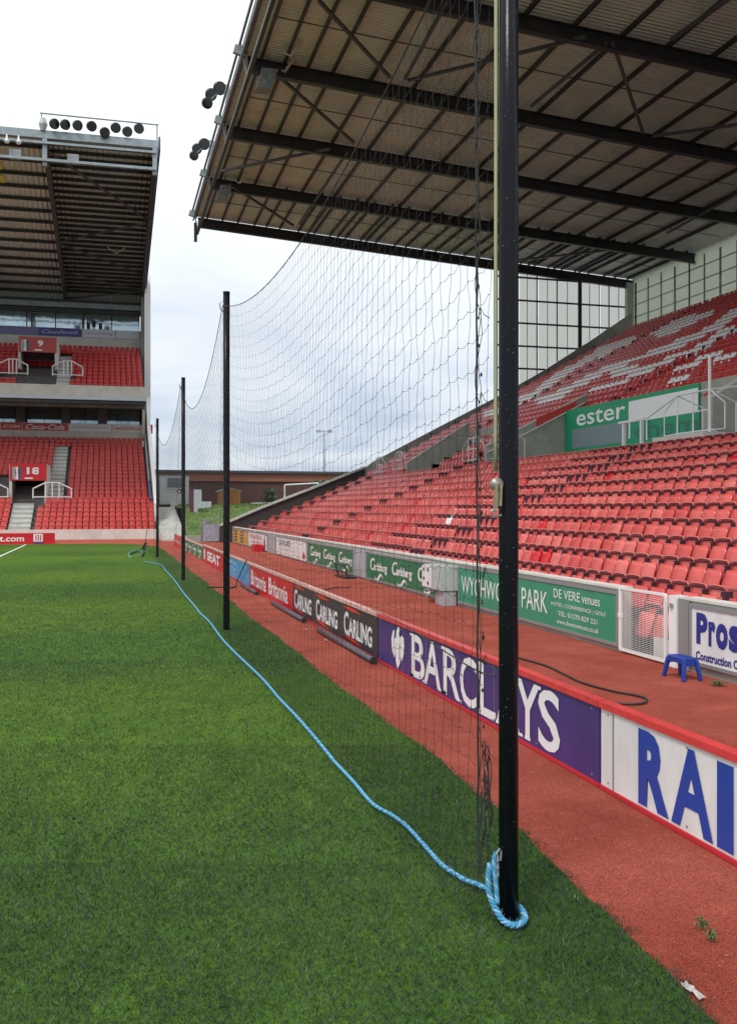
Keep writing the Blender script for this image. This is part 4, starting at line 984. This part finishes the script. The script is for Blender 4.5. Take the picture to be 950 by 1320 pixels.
m.build('frayed_fibre', M_ropep, lp)['kind'] = 'stuff'
e = empty('rope_cleat', (2.05, 4.7, .42), 'small metal cleat and shackle tying the rope to the near post', 'cleat')
for z in (.30, .34, .38): MB().beam((2.035, 4.68, z), (2.07, 4.76, z-.01), .012, .012).build('bar', M_edge, e)
m = MB(); m.tube([(2.04,4.70,.38),(2.03,4.69,.41),(2.05,4.69,.44),(2.065,4.70,.42),(2.06,4.70,.37)], .005, 6); m.build('shackle', M_edge, e)
m = MB()
for k in range(26):
    a = Vector((2.03+rnd()*.03, 4.80+rnd()*.10, .30+rnd()*.75)); pts_ = [a]
    for q in range(4): pts_.append(pts_[-1]+Vector(((rnd()-.5)*.02, (rnd()-.5)*.07, -(rnd())*.10)))
    m.tube(pts_, .003, 4)
m.build('tangle', M_net, net)['kind'] = 'stuff'
# heap of net end and green loop by the far post
e = empty('rope_coil', (1.4, 44.2, 0), 'small coil of green and black rope on the grass by the far post', 'rope')
for k in range(3):
    m = MB(); m.tube([(1.25+.38*math.cos(a)+.05*k, 44.2+.6*math.sin(a), .12+.18*math.sin(a*1+k)+.1*k) for a in np.linspace(0, 5.8, 20)], .022, 5); m.build('loop', mat('green_rope', (.10,.32,.20), .6) if k < 2 else M_rubber, e)
m = MB(); m.tube([(1.5, 44.0, .02), (1.6, 44.1, .3), (1.55, 44.1, .5), (1.66, 44.2, .65)], .06, 6); m.build('bundle', M_net, e)
cable('guy_line', [(1.6, 44.1, .5), (1.75, 44.15, 1.6), (1.86, 44.2, 3.2)], .015, M_net, 'dark guy line rising from the rope coil by the far post', 'rope')

# ------------------------------------------------------------------ left stand
ls = empty('grandstand', LP(-5, 8, 0), 'two-tier red-seated stand with glazed boxes at the far left', 'grandstand')
def lbox(x0, x1, b0, b1, z0, z1, mb=None):
    mb = mb or MB()
    mb.hexa([LP(x0,b0,z0), LP(x1,b0,z0), LP(x1,b1,z0), LP(x0,b1,z0), LP(x0,b0,z1), LP(x1,b0,z1), LP(x1,b1,z1), LP(x0,b1,z1)]); return mb
XL = -22
lbox(XL, 3.4, -.18, 0, -.05, .72).build('front_wall', M_concl, ls)
m = MB()
for r_, (b_, zr) in enumerate(LA): lbox(XL, 3.4, b_-.4, b_+.32, -.05, zr-.80, m)
for r_, (b_, zr) in enumerate(LB): lbox(XL, 3.1, b_-.4, b_+.32, zr-2.2, zr-.80, m)
m.build('terrace', M_concd, ls)
m = MB()
for r_, (b_, zr) in enumerate(LU): lbox(XL, 3.0, b_-.4, b_+.32, zr-2.0, zr-.80, m)
m.build('upper_terrace', M_concd, ls)
lbox(XL, 2.9, 18.0, 18.4, 0, 12).build('rear_wall', M_conc, ls); lbox(XL, 2.9, 22.0, 22.3, 11, 22.5).build('rear_wall', M_conc, ls); lbox(XL, 3.0, 16.7, 17.99, 6.5, 7.9).build('rear_walkway', M_conc, ls); lbox(XL, 3.0, 20.0, 21.9, 15.5, 16.9).build('rear_walkway', M_conc, ls)
# stairs
for xa, xb, rows, nm in ((-6.95, -5.45, LA, 0), (-4.55, -3.42, LB[:15], 1), (-4.30, -3.2, LU[:10], 1)):
    for b_, zr in rows:
        lbox(xa, xb, b_-.41, b_-.05, zr-.82, zr-.62).build('stair_step', M_step, ls)
        lbox(xa, xb, b_-.05, b_+.33, zr-.81, zr-.45).build('stair_step', mat('stair_riser', (.36,.37,.35), .9, var=.15), ls)
# side edge strips
lbox(3.12, 3.3, 5.0, 17.5, 0, 1.2)
m = MB(); m.poly([LP(3.1, 5.0, 0), LP(3.1, 17.6, 0), LP(3.1, 17.6, 9.6), LP(3.1, 5.0, 3.1)], (.16, 0, 0)); m.build('end_wall', M_conc, ls)
m = MB(); m.beam(LP(3.16, 4.6, 2.95), LP(3.16, 17.2, 8.95), .2, .12); m.build('end_coping', mat('purple_trim', (.10,.09,.20), .5), ls)
m = MB(); m.poly([LP(3.4, -.1, 0), LP(3.4, 5.2, 0), LP(3.4, 5.2, 2.8), LP(3.4, -.1, .72)], (.15, 0, 0)); m.build('end_wall', M_conc, ls)
# vomitory boxes
def vom(x0, x1, b0, z0, z1, zs, num, sign_col):
    lbox(x0-.2, x0, b0, b0+4.5, z0, z1-.05).build('vomitory_cheek', M_concl, ls); lbox(x1, x1+.2, b0, b0+4.5, z0, z1-.05).build('vomitory_cheek', M_concl, ls)
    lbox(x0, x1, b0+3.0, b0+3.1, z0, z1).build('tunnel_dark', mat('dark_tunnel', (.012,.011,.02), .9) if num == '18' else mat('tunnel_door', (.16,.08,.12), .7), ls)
    lbox(x0-.2, x1+.2, b0+.0, b0+4.5, z1-.04, z1+.06).build('vomitory_roof', M_concl, ls)
    s_ = lbox(x0-.15, x1+.15, b0-.10, b0-.01, zs, z1+.1).build('block_sign', sign_col, ls)
    p = LP((x0+x1)/2-.10*(1 if len(num) > 1 else .0), b0-.10, zs+(z1-zs)*.40)
    text('lettering', num, p, (1,0,0), .95 if len(num) > 1 else .45, .55, M_let, s_, .04, thick=.03)
    p = LP((x0+x1)/2-.25, b0-.10, zs+.12); flat('white_dash', [(0,0),(.6,0),(.6,.12),(0,.12)], p, (1,0,0), M_let, s_, .03)
    for q, cc in ((0, M_ggrey), (.22, M_let), (.42, MATS['print_slate'])):
        p = LP(x0+.05, b0-.10, zs+.08); flat('figure_print', [(q,0),(q+.2,0),(q+.28,.5),(q+.18,1.0),(q-.02,.9)], p, (1,0,0), cc, s_, .03)
vom(-7.1, -4.75, 5.4, 2.55, 5.55, 4.35, '18', M_bred)
vom(-7.2, -4.45, 13.6, 14.1, 16.75, 15.55, '9', mat('muted_red_sign', (.42,.06,.06), .5))
# white tubular barriers
def lrails(xa, xb, b_, z0, h, label, group='white barriers on the left stand'):
    e = empty('stair_barrier', LP((xa+xb)/2, b_, z0), label, 'barrier', group)
    xs_ = [xa, xa+.9, (xa+xb)/2, xb-.9, xb]
    for i, x in enumerate(xs_):
        hh_ = h*.62 if i in (0, 4) else h
        m = MB(); a = LP(x, b_, z0); c_ = LP(x, b_, z0+hh_); m.tube([a, c_], .055, 5); m.build('post', M_white, e)
    m = MB(); m.tube([LP(xa, b_, z0+h*.62), LP(xa+.9, b_, z0+h), LP(xb-.9, b_, z0+h), LP(xb, b_, z0+h*.62)], .055, 5); m.build('top_rail', M_white, e)
    m = MB(); m.tube([LP(xa, b_, z0+.1), LP(xb, b_, z0+.1)], .05, 5); m.build('bottom_rail', M_white, e)
lrails(-5.55, -2.75, 5.0, 2.98, 1.2, 'white barrier right of the block 18 tunnel on the left stand')
lrails(-10.6, -7.35, 5.0, 2.98, 1.2, 'white barrier left of the block 18 tunnel on the left stand')
lrails(-4.6, -2.15, 13.2, 13.55, 1.3, 'white barrier right of the block 9 door in the upper left tier')
lrails(-9.0, -6.6, 13.2, 13.55, 1.3, 'white barrier left of the block 9 door in the upper left tier')
# lower ad band, glazing
lbox(XL, 3.0, 17.2, 17.5, 7.0, 9.86).build('sill_wall', M_concl, ls)
def lad(x0, x1, b_, z0, z1, mt, lab, txt=None, tm=None, bold=.02, shear=0, hf=.5, wf=.85):
    o_ = empty('fascia_board', LP((x0+x1)/2, b_, z0), lab, 'advertising board')
    lbox(x0+.03, x1-.03, b_-.06, b_, z0, z1).build('panel', mt, o_)
    if txt: text('lettering', txt, LP(x0+(x1-x0)*(1-wf)/2, b_-.06, z0+(z1-z0)*(1-hf)/2)+Vector((0,-.015,0)), Vector((1,-.035,0)).normalized(), (x1-x0)*wf, (z1-z0)*hf, tm or M_let, o_, bold, shear, .03)
zz0, zz1 = 9.17, 9.82
lad(-9.2, -4.0-3.45, 17.19, zz0, zz1, mat('orange_red_board', (.60,.07,.03), .5), 'orange-red strip board reading .COM at the left picture edge', '.COM', hf=.4)
lad(-7.4, -3.5, 17.19, zz0, zz1, M_bred, 'red strip board with white Coca-Cola script under the lower glazing', 'Coca-Cola', shear=.4, hf=.75)
lad(-3.45, .25, 17.19, zz0, zz1, mat('pale_strip', (.80,.84,.84), .5), 'pale strip board with small grey print under the lower glazing', 'www.fast-and-fixings.com', mat('print_grey', (.28,.30,.33), .5), 0, hf=.3)
lad(.3, 3.0, 17.19, zz0, zz1, M_bwhite, 'white strip board with red COSACSS print at the end of the lower glazing', 'www.COSACSS.co.uk', M_dkr, .01, hf=.45)
gl = mat('box_glazing', (.26,.33,.36), .03, metal=.75, var=.3, vscale=.5, bump=.12, bscale=.9)
for (xa, xb) in [(-14.2,-11.4), (-11.0,-8.0), (-7.0,-4.05), (-3.3,-.75), (-.3,2.75)]:
    n_ = 2 if xb-xa < 3 else 3
    for k in range(n_):
        a = xa+(xb-xa)*k/n_; c_ = xa+(xb-xa)*(k+1)/n_
        lbox(a+.02, c_-.02, 17.62, 17.66, 9.85, 12.0).build('box_window', gl, ls)
lbox(XL, 2.95, 17.7, 17.9, 9.7, 12.0).build('box_backing', mat('box_interior', (.03,.03,.035), .8), ls)
for xm in (-11.2, -7.5, -3.68, -.52): lbox(xm-.42 if xm > -11 else xm-.2, xm+.36, 17.3, 17.75, 9.83, 12.0).build('mullion_column', M_steelg, ls)
for k in range(9): lbox(-13+1.8*k, -12.6+1.8*k, 17.67, 17.69, 9.9, 10.4+.4*rnd()).build('box_chair', mat('box_red', (.16,.03,.03), .6), ls)
# balcony beam
lbox(XL, 3.05, 10.9, 11.15, 11.62, 12.5).build('balcony_front', M_concl, ls)
lbox(XL, 3.05, 10.95, 17.9, 12.05, 12.3).build('balcony_soffit', M_concd, ls)
lbox(XL, 3.05, 10.8, 10.89, 11.30, 11.60).build('white_band', mat('pale_blue_band', (.52,.60,.66), .5), ls)
lbox(XL, 3.05, 11.0, 11.2, 11.02, 11.28).build('shadow_gap', M_steel, ls)  # solid dark strip standing in for the shadow under the band
# upper strip, glazing, ceiling band
lad(-10.5, -6.35, 20.9, 18.35, 19.10, mat('lilac_board', (.20,.18,.38), .5), 'lilac strip board above the upper tier at the left picture edge', None)
lad(-6.3, -2.45, 20.9, 18.35, 19.10, mat('strip_blue', (.07,.07,.30), .5), 'blue strip board with pale emblem above the upper tier', 'Caudwell', mat('print_pale', (.5,.5,.62), .5), .01, .3, .5)
lad(-2.4, .6, 20.9, 18.35, 19.10, mat('pale_strip2', (.62,.68,.74), .5), 'pale grey-blue strip board above the upper tier', 'cleaning', M_ggrey, 0, hf=.4)
lad(.65, 2.9, 20.9, 18.35, 19.10, MATS['pale_strip2'], 'pale blank strip board at the end of the upper tier', None)
lbox(XL, 2.95, 20.95, 21.1, 16.5, 19.13).build('upper_sill', M_concl, ls)
gl2 = mat('upper_glazing', (.40,.50,.54), .04, metal=.75, var=.2, vscale=.5, bump=.15, bscale=.8)
for k in range(7): lbox(-15+2.55*k+.04, -12.5+2.55*k, 21.3, 21.34, 19.15, 20.6).build('box_window', gl2, ls)
for x in (-6.9, -2.35, -1.9): lbox(x-.07, x+.07, 21.12, 21.28, 19.1, 20.7).build('mullion_column', M_steelg, ls)
lbox(XL, 2.8, 21.5, 21.7, 19, 20.7).build('box_backing', MATS['box_interior'], ls)
m = MB()
for x, z in ((-2.0, 19.6), (-1.5, 19.8), (-.9, 19.6)): lbox(x, x+.3, 21.05, 21.25, z-.35, z+.15, m)
m.build('camera_bracket', M_rubber, ls)
lbox(XL, 3.0, 20.8, 21.4, 20.62, 20.95).build('dark_beam', M_steel, ls)
lbox(XL, 3.0, 20.4, 21.5, 20.98, 21.45).build('pale_beam', M_edge, ls)
lbox(XL, 3.0, 20.5, 21.6, 21.47, 21.75).build('dark_beam', M_steel, ls)
lbox(XL, 3.0, 21.2, 21.3, 21.7, 23.4).build('ribbed_wall', M_clad, ls)
# roof of the left stand
def lz(b_): return 25.9-(b_+7)*(3.55/28.5)
m = MB(); m.hexa([LP(XL,-7,lz(-7)+.25), LP(3.0,-7,lz(-7)+.25), LP(3.2,22,lz(22)+.25), LP(XL,22,lz(22)+.25), LP(XL,-7,lz(-7)+.4), LP(3.0,-7,lz(-7)+.4), LP(3.2,22,lz(22)+.4), LP(XL,22,lz(22)+.4)])
m.build('roof_deck', M_deck2, ls)
m = MB(); m.hexa([LP(-3.7,-6.9,lz(-6.9)+.20), LP(2.95,-6.9,lz(-6.9)+.20), LP(3.1,21.2,lz(21.2)+.20), LP(-3.7,21.2,lz(21.2)+.20), LP(-3.7,-6.9,lz(-6.9)+.24), LP(2.95,-6.9,lz(-6.9)+.24), LP(3.1,21.2,lz(21.2)+.24), LP(-3.7,21.2,lz(21.2)+.24)])
m.build('end_bay_lining', M_deck3, ls)
for x in (-18, -10.9, -3.9, 2.95):
    m = MB(); m.ibeam(LP(x, -6.8, lz(-6.8)-.30), LP(x+(.15 if x > 0 else 0), 21.2, lz(21.2)-.30), .30, .7, .06); m.build('rafter', M_steelg if x < 0 else M_steel, ls)
m = MB(); m.beam(LP(3.22, -7, lz(-7)+.3), LP(3.36, 22, lz(22)+.3), .12, .9); m.build('verge_trim', MATS['purple_trim'], ls)
for k in range(15):
    b_ = -5.6+1.9*k; m = MB(); m.beam(LP(XL, b_, lz(b_)+.08), LP(-3.95, b_, lz(b_)+.08), .12, .24); m.build('purlin', M_steel, ls)
for k in range(29):
    b_ = -6.2+.95*k; m = MB(); m.beam(LP(-3.8, b_, lz(b_)+.06), LP(2.9, b_, lz(b_)+.06), .10, .22); m.build('purlin', M_steel, ls)
for a, c_ in (((-3.8,-6.2),(2.9,3)), ((2.9,3.5),(-3.8,8)), ((-3.8,8.5),(2.9,14)), ((-3.8,14.5),(2.9,18)), ((2.9,18.3),(-3.8,21))):
    m = MB(); m.beam(LP(a[0], a[1], lz(a[1])-.45), LP(c_[0], c_[1], lz(c_[1])-.45), .13, .13); m.build('wind_brace', M_steelg, ls)
for (x0, b0) in ((-7.0, -4.8), (-7.0, -2.9), (-7.0, -1.0)):
    m = MB(); m.hexa([LP(x0-1.1,b0,lz(b0)+.17), LP(x0,b0,lz(b0)+.17), LP(x0,b0+1.1,lz(b0+1.1)+.17), LP(x0-1.1,b0+1.1,lz(b0+1.1)+.17), LP(x0-1.1,b0,lz(b0)+.22), LP(x0,b0,lz(b0)+.22), LP(x0,b0+1.1,lz(b0+1.1)+.22), LP(x0-1.1,b0+1.1,lz(b0+1.1)+.22)]); m.build('yellow_rooflight', mat('yellow_sheet', (.75,.70,.15), .5), ls)
# gutter and lower chord at the leading edge
lbox(XL, 3.1, -7.3, -7.05, 25.75, 26.25).build('gutter', M_edge, ls)
lbox(XL, 3.0, -7.45, -7.35, 25.35, 25.50).build('edge_rail', M_edge, ls)
lbox(XL, 3.0, -7.45, -7.30, 24.25, 24.42).build('edge_rail', M_edge, ls)
for x in (-10.9, -3.9, 2.9): lbox(x-.14, x+.14, -7.3, -7.0, 24.0, 25.8).build('edge_hanger', M_edge, ls)
for x in (-5.7, -2.2): lbox(x-.35, x+.35, -7.0, -6.6, 24.45, 25.0).build('junction_box', M_ggrey, ls)
for x, b_ in ((-6.1, 9), (.6, 9)):
    for s_ in (-1, 1):
        m = MB(); m.beam(LP(x, b_, lz(b_)-.75), LP(x+s_*.7, b_, lz(b_)-.25), .07, .07); m.build('strip_light', MATS['pale_fitting'], ls)
for x in (-6.9, -6.15, -5.45):
    m = MB(); p = LP(x, -7.4, 25.3); m.tube([p+Vector((0,0,.45)), p+Vector((0,0,.1)), p, p-Vector((0,0,.12))], [.03, .09, .2, .1], 8); m.build('small_lamp', M_white, ls)
e = empty('floodlight_rail', LP(-.5, -7.2, 26.2), 'row of eight floodlights on a rail above the left stand roof', 'floodlight')
za = 27.35
m = MB(); m.tube([LP(-4.2, -7.2, za), LP(3.15, -7.2, za-.05)], .05, 6); m.build('rail', M_edge, e)
for x in (-4.1, 3.05): m = MB(); m.tube([LP(x, -7.2, 26.2), LP(x, -7.2, za)], .05, 6); m.build('upright', M_edge, e)
for px, py in ((70,159), (84,160), (100,161), (118,162), (135,170), (149,164), (164,169), (179,165)):
    p = P(px, py, Y=LP(0,-7.5,0).y); lamp(e, p, (.25 if px > 110 else .6, -.8, -.35), .33)
m = MB(); p = LP(-4.0, -7.3, 26.6); m.tube([p-Vector((0,0,.4)), p, p+Vector((0,0,.4))], [.15, .28, .15], 8); m.build('junction', M_ggrey, e)
# gable tower
m = MB(); m.poly([LP(3.42, 12, 0), LP(3.42, 23, 0), LP(3.42, 23, 24.3), LP(3.42, 20.2, 24.3), LP(3.42, 20.2, 8.5), LP(3.42, 12, 5.2)], (.0, 0, 0)) if False else None
lbox(3.2, 3.75, 18.2, 23, 0, 24.0).build('gable_cladding', M_whitec, ls)
m = MB(); m.poly([LP(3.36, 2.5, 0), LP(3.36, 18.2, 0), LP(3.36, 18.2, 12.5), LP(3.36, 16.0, 9.6), LP(3.36, 2.5, 2.6)], (.3, 0, 0)); m.build('gable_cladding', M_whitec, ls)
lbox(2.95, 3.18, 19.0, 21.5, 11, 22.3).build('end_column', M_conc, ls); lbox(2.95, 3.18, 16.6, 18.9, 8.5, 12.0).build('end_column', M_concl, ls)
lbox(3.76, 3.95, 18.4, 18.9, 9.2, 10.0).build('red_lamp', M_bred, ls)
# low board in front of the left stand
e = empty('perimeter_board', LP(-6, -1.2, 0), 'red perimeter board reading direct.com with a crest at the far left', 'advertising board')
MB().box(-13, -3.27, 62.0, 62.08, .0, .68).build('panel', M_bred, e)
text('lettering', 'britanniadirect.com', Vector((-10.0, 62.0, .16)), Vector((1,0,0)), 4.9, .38, M_let, e, .02, thick=.02)
cr = Vector((-4.55, 62.0, .04)); xd = Vector((1,0,0))
ck = .62
def cflat(nm, pts_, mt_, th): flat(nm, [(a*ck, b_*ck) for a, b_ in pts_], cr, xd, mt_, e, th)
cflat('crest_shield', [(0,.2),(.45,0),(.9,.2),(.9,.95),(0,.95)], M_let, .02)
for q in (.2, .42, .64): cflat('crest_stripe', [(q,.25),(q+.1,.25),(q+.1,.85),(q,.85)], M_bred, .03)
cflat('crest_scroll', [(-.08,.02),(.98,.02),(.9,.16),(0,.16)], MATS['rail_blue'], .035)

# ------------------------------------------------------------------ corner: bank, steps, hut, brick hall
M_bank = mat('bank_grass', (.07,.14,.03), .9, col2=(.16,.24,.06), vscale=.8, bump=1, bscale=8)
m = MB(); nx, ny = 40, 30
xs_ = np.linspace(5.4, 40, nx); ys_ = np.linspace(64.0, 86, ny)
def bankz(x, y):
    t_ = min(1, max(0, (y-66-.25*(x-6)*0)/8.5)); return 2.35*t_*t_*(3-2*t_)+.12*math.sin(x*1.3)*math.sin(y*.9)*t_+ .25*min(1, max(0,(x-8)/6))*t_
vs = [(x, y, bankz(x, y)) for y in ys_ for x in xs_]; fs = [(j*nx+i, j*nx+i+1, (j+1)*nx+i+1, (j+1)*nx+i) for j in range(ny-1) for i in range(nx-1)]
m.add(vs, fs); tag(m.build('grass_bank', M_bank, smooth=True), kind='structure')
m = MB(); m.box(3.0, 60, 86, 140, -.02, 2.45); m.box(3.0, 5.38, 79, 86, -.02, 2.3); tag(m.build('upper_yard', M_ground), kind='structure')
m = MB()   # tufts on bank
for k in range(14000):
    x = 5.5+rnd()*12; y = 65+rnd()*16
    if 6.5 < x < 8.2 and 67 < y < 71 and rnd() < .8: continue
    z = bankz(x, y); h = .03+rnd()*.08; a = rnd()*3.1; w_ = .02+rnd()*.03
    m.add([(x-w_*math.cos(a), y-w_*math.sin(a), z), (x+w_*math.cos(a), y+w_*math.sin(a), z), (x+(rnd()-.5)*.15, y+(rnd()-.5)*.15, z+h)], [(0,1,2)])
tag(m.build('bank_tufts', mat('tuft_green', (.09,.17,.035), .8, col2=(.20,.30,.07), vscale=1.5)), 'rough grass tufts growing on the corner bank', 'grass', kind='stuff')
m = MB()
for k in range(60):
    x = 6.7+rnd()*1.6; y = 67.5+rnd()*3.5; z = bankz(x, y); q = .06+rnd()*.16
    m.box(x-q, x+q, y-q, y+q, z-.05, z+q*.5)
tag(m.build('rubble', mat('rubble_grey', (.30,.29,.27), .9, var=.3, vscale=4)), 'pale rubble lying on the worn grass bank', 'rubble', kind='stuff')
MB().box(5.0, 8.2, 62.6, 63.0, -.02, .42).build('low_wall', M_conc)
tag(bpy.data.objects['low_wall'], 'low grey kerb wall at the foot of the grass bank', 'wall')
e = empty('concrete_steps', (4.3, 66, 0), 'pale concrete steps climbing the corner beside the left stand', 'steps')
for k in range(15):
    y = 65.2+k*.93; z = .155*(k+1)
    MB().box(3.55, 5.25-(.0*k), y, y+.95 if k == 14 else y+.928, -.02, z).build('step', M_step, e)
# hut
e = empty('portable_cabin', (5.3, 80, 2.2), 'pale cream portable cabin with dark window at the top of the steps', 'cabin')
MB().box(4.15, 6.55, 80, 84, 2.55, 5.0).build('wall', mat('cabin_cream', (.50,.52,.52), .6, var=.06), e)
MB().box(4.05, 6.6, 79.9, 84, 5.002, 5.12).build('roof', M_steelg, e)
f_ = MB().box(4.72, 6.02, 79.95, 79.995, 3.95, 4.80).build('window_frame', M_bframe, e)
MB().box(4.8, 5.95, 79.92, 79.948, 4.02, 4.5).build('pane', M_glass, f_); MB().box(4.8, 5.95, 79.92, 79.948, 4.55, 4.74).build('pane', M_glass, f_)
MB().box(4.2, 6.5, 80.2, 84, 2.2, 2.54).build('base', M_bblack, e)
MB().box(5.0, 5.7, 79.6, 79.98, 2.2, 2.75).build('door_step', M_concl, e)
text('lettering', 'security', (4.85, 79.99, 3.70), (1,0,0), .62, .12, M_bblack, e, 0, thick=.01); text('lettering', 'control', (4.95, 79.99, 3.52), (1,0,0), .5, .1, M_bblack, e, 0, thick=.01)
flat('round_logo', [(.2*math.cos(a), .2*math.sin(a)) for a in np.linspace(0, 6.1, 18)], (5.75, 79.99, 3.65), (1,0,0), M_bblack, e, .01)
flat('logo_mark', [(-.1,-.05),(0,.11),(.11,-.04),(0,-.1)], (5.75, 79.99, 3.65), (1,0,0), M_let, e, .014)
# brick hall
M_brick = mat('dark_red_brick', (.105,.052,.042), .85, var=.18, vscale=2.5, bump=.3, bscale=6)
e = empty('brick_hall', (18, 96, 2.4), 'long low brown brick hall with orange fascia behind the corner', 'building')
MB().box(4.0, 48, 96, 110, 2.4, 5.15).build('wall', M_brick, e)
MB().box(3.9, 48.1, 95.8, 95.99, 4.98, 5.82).build('fascia_band', mat('terracotta_band', (.30,.115,.07), .6, var=.1), e)
MB().box(3.7, 48.3, 95.5, 110, 5.83, 6.08).build('roof', M_steelg, e)
for k in range(9): MB().box(9.0+4.6*k, 9.12+4.6*k, 95.93, 95.998, 2.4, 4.97).build('downpipe', M_steelg, e)
# shed
e = empty('wooden_shed', (10.6, 85, 2.5), 'orange timber garden shed with pale roof on the bank', 'shed')
for k in range(10): MB().box(9.7+.19*k, 9.7+.19*k+.18, 84.98, 85.0+.012*(k % 2), 2.45, 3.85+.05*min(k, 9-k)).build('plank', mat('orange_timber', (.42,.19,.05), .7, var=.2, vscale=5), e)
MB().box(9.72, 11.58, 85.03, 87, 2.45, 3.8).build('body', MATS['orange_timber'], e)
m = MB(); m.poly([(9.55, 84.9, 3.80), (10.6, 84.9, 4.1), (11.7, 84.9, 3.80), (11.7, 84.9, 3.72), (10.6, 84.9, 4.02), (9.55, 84.9, 3.72)], (0, 2.3, 0)); m.build('roof', mat('felt_roof', (.40,.38,.34), .8), e)
MB().box(10.3, 11.0, 84.955, 84.978, 2.5, 3.7).build('door', mat('timber_door', (.34,.15,.04), .7, var=.2), e)
# pillar with sloped white board
e = empty('maroon_sign', (6.2, 72, 0), 'maroon post with a pale L-shaped sign on the grass bank', 'sign')
MB().box(5.95, 6.25, 72, 72.15, 1.2, 3.65).build('post', mat('maroon_paint', (.14,.03,.06), .5), e)
m = MB(); m.poly([(6.26, 72.02, 1.15), (6.55, 72.02, 1.15), (6.55, 72.02, 2.2), (7.6, 72.02, 2.35), (7.6, 72.02, 2.75), (6.85, 72.02, 2.75), (6.85, 72.02, 3.66), (6.26, 72.02, 3.66)], (0, .08, 0)); m.build('sign_panel', mat('pale_blue_sign', (.48,.55,.60), .5), e)
# training goal
e = empty('goal_frame', (18, 90, 2.5), 'white five-a-side goal frame in front of the brick hall', 'goal')
gz = [(16.6, 90, 2.4), (16.6, 90, 4.5), (19.95, 90, 4.7), (19.95, 90, 2.6)]
m = MB(); m.tube(gz[:2], .07, 8); m.build('goalpost', M_white, e); m = MB(); m.tube(gz[2:], .07, 8); m.build('goalpost', M_white, e); m = MB(); m.tube(gz[1:3], .07, 8); m.build('crossbar', M_white, e)
m = MB(); m.box(12.9, 16.5, 86.5, 88, 2.4, 2.75); tag(m.build('white_tarpaulin', M_whitec), 'low white covered pile on the bank by the stand wall', 'tarpaulin')
# light mast
e = empty('lighting_mast', (34.3, 150, 0), 'slim distant lighting mast with two heads above the brick hall', 'lamp post')
m = MB(); m.tube([(34.3,150,2),(34.3,150,15)], [.14,.09], 8); m.build('pole', M_edge, e); m = MB(); m.tube([(33.3,150,14.9),(35.3,150,14.9)], .06, 6); m.build('crossarm', M_edge, e)
for x in (33.3, 35.3): m = MB(); m.hexa([(x-.4,149.7,14.7),(x+.4,149.7,14.7),(x+.4,150.3,14.7),(x-.4,150.3,14.7),(x-.3,149.8,15.1),(x+.3,149.8,15.1),(x+.3,150.2,15.1),(x-.3,150.2,15.1)]); m.build('lamp_head', M_edge, e)
# shrubs by the hall
def shrub(x, y, z, r, h, label):
    e = empty('shrub', (x, y, z), label, 'shrub', 'shrubs in front of the brick hall'); m = MB()
    for k in range(500):
        a = rnd()*6.28; q = r*math.sqrt(rnd()); zz_ = z+h*rnd(); q *= (1-(zz_-z)/h*.55)*(.8+.4*rnd()); p = Vector((x+q*math.cos(a), y+q*math.sin(a), zz_)); s_ = .09+.09*rnd()
        d1 = Vector((rnd()-.5, rnd()-.5, rnd()-.5)).normalized()*s_; d2 = Vector((rnd()-.5, rnd()-.5, rnd()-.5)).normalized()*s_
        m.add([p-d1, p+d2, p+d1, p-d2], [(0,1,2,3)])
    m.build('foliage', mat('shrub_leaf', (.035,.065,.03), .7, col2=(.08,.13,.06), vscale=3), e)
    m = MB(); m.tube([(x,y,z-.1),(x,y,z+h*.6)], [.08,.03], 6); m.build('stem', M_concd, e)
shrub(15.3, 91, 2.4, .9, 1.7, 'low dark shrub left of the white goal'); shrub(20.6, 92, 2.4, 1.6, 2.6, 'taller shrub behind the white goal'); shrub(24.2, 92, 2.4, 1.4, 3.2, 'pointed shrub right of the white goal above the stand wall')

for o in bpy.data.objects:
    if '_wl' in o: del o['_wl']
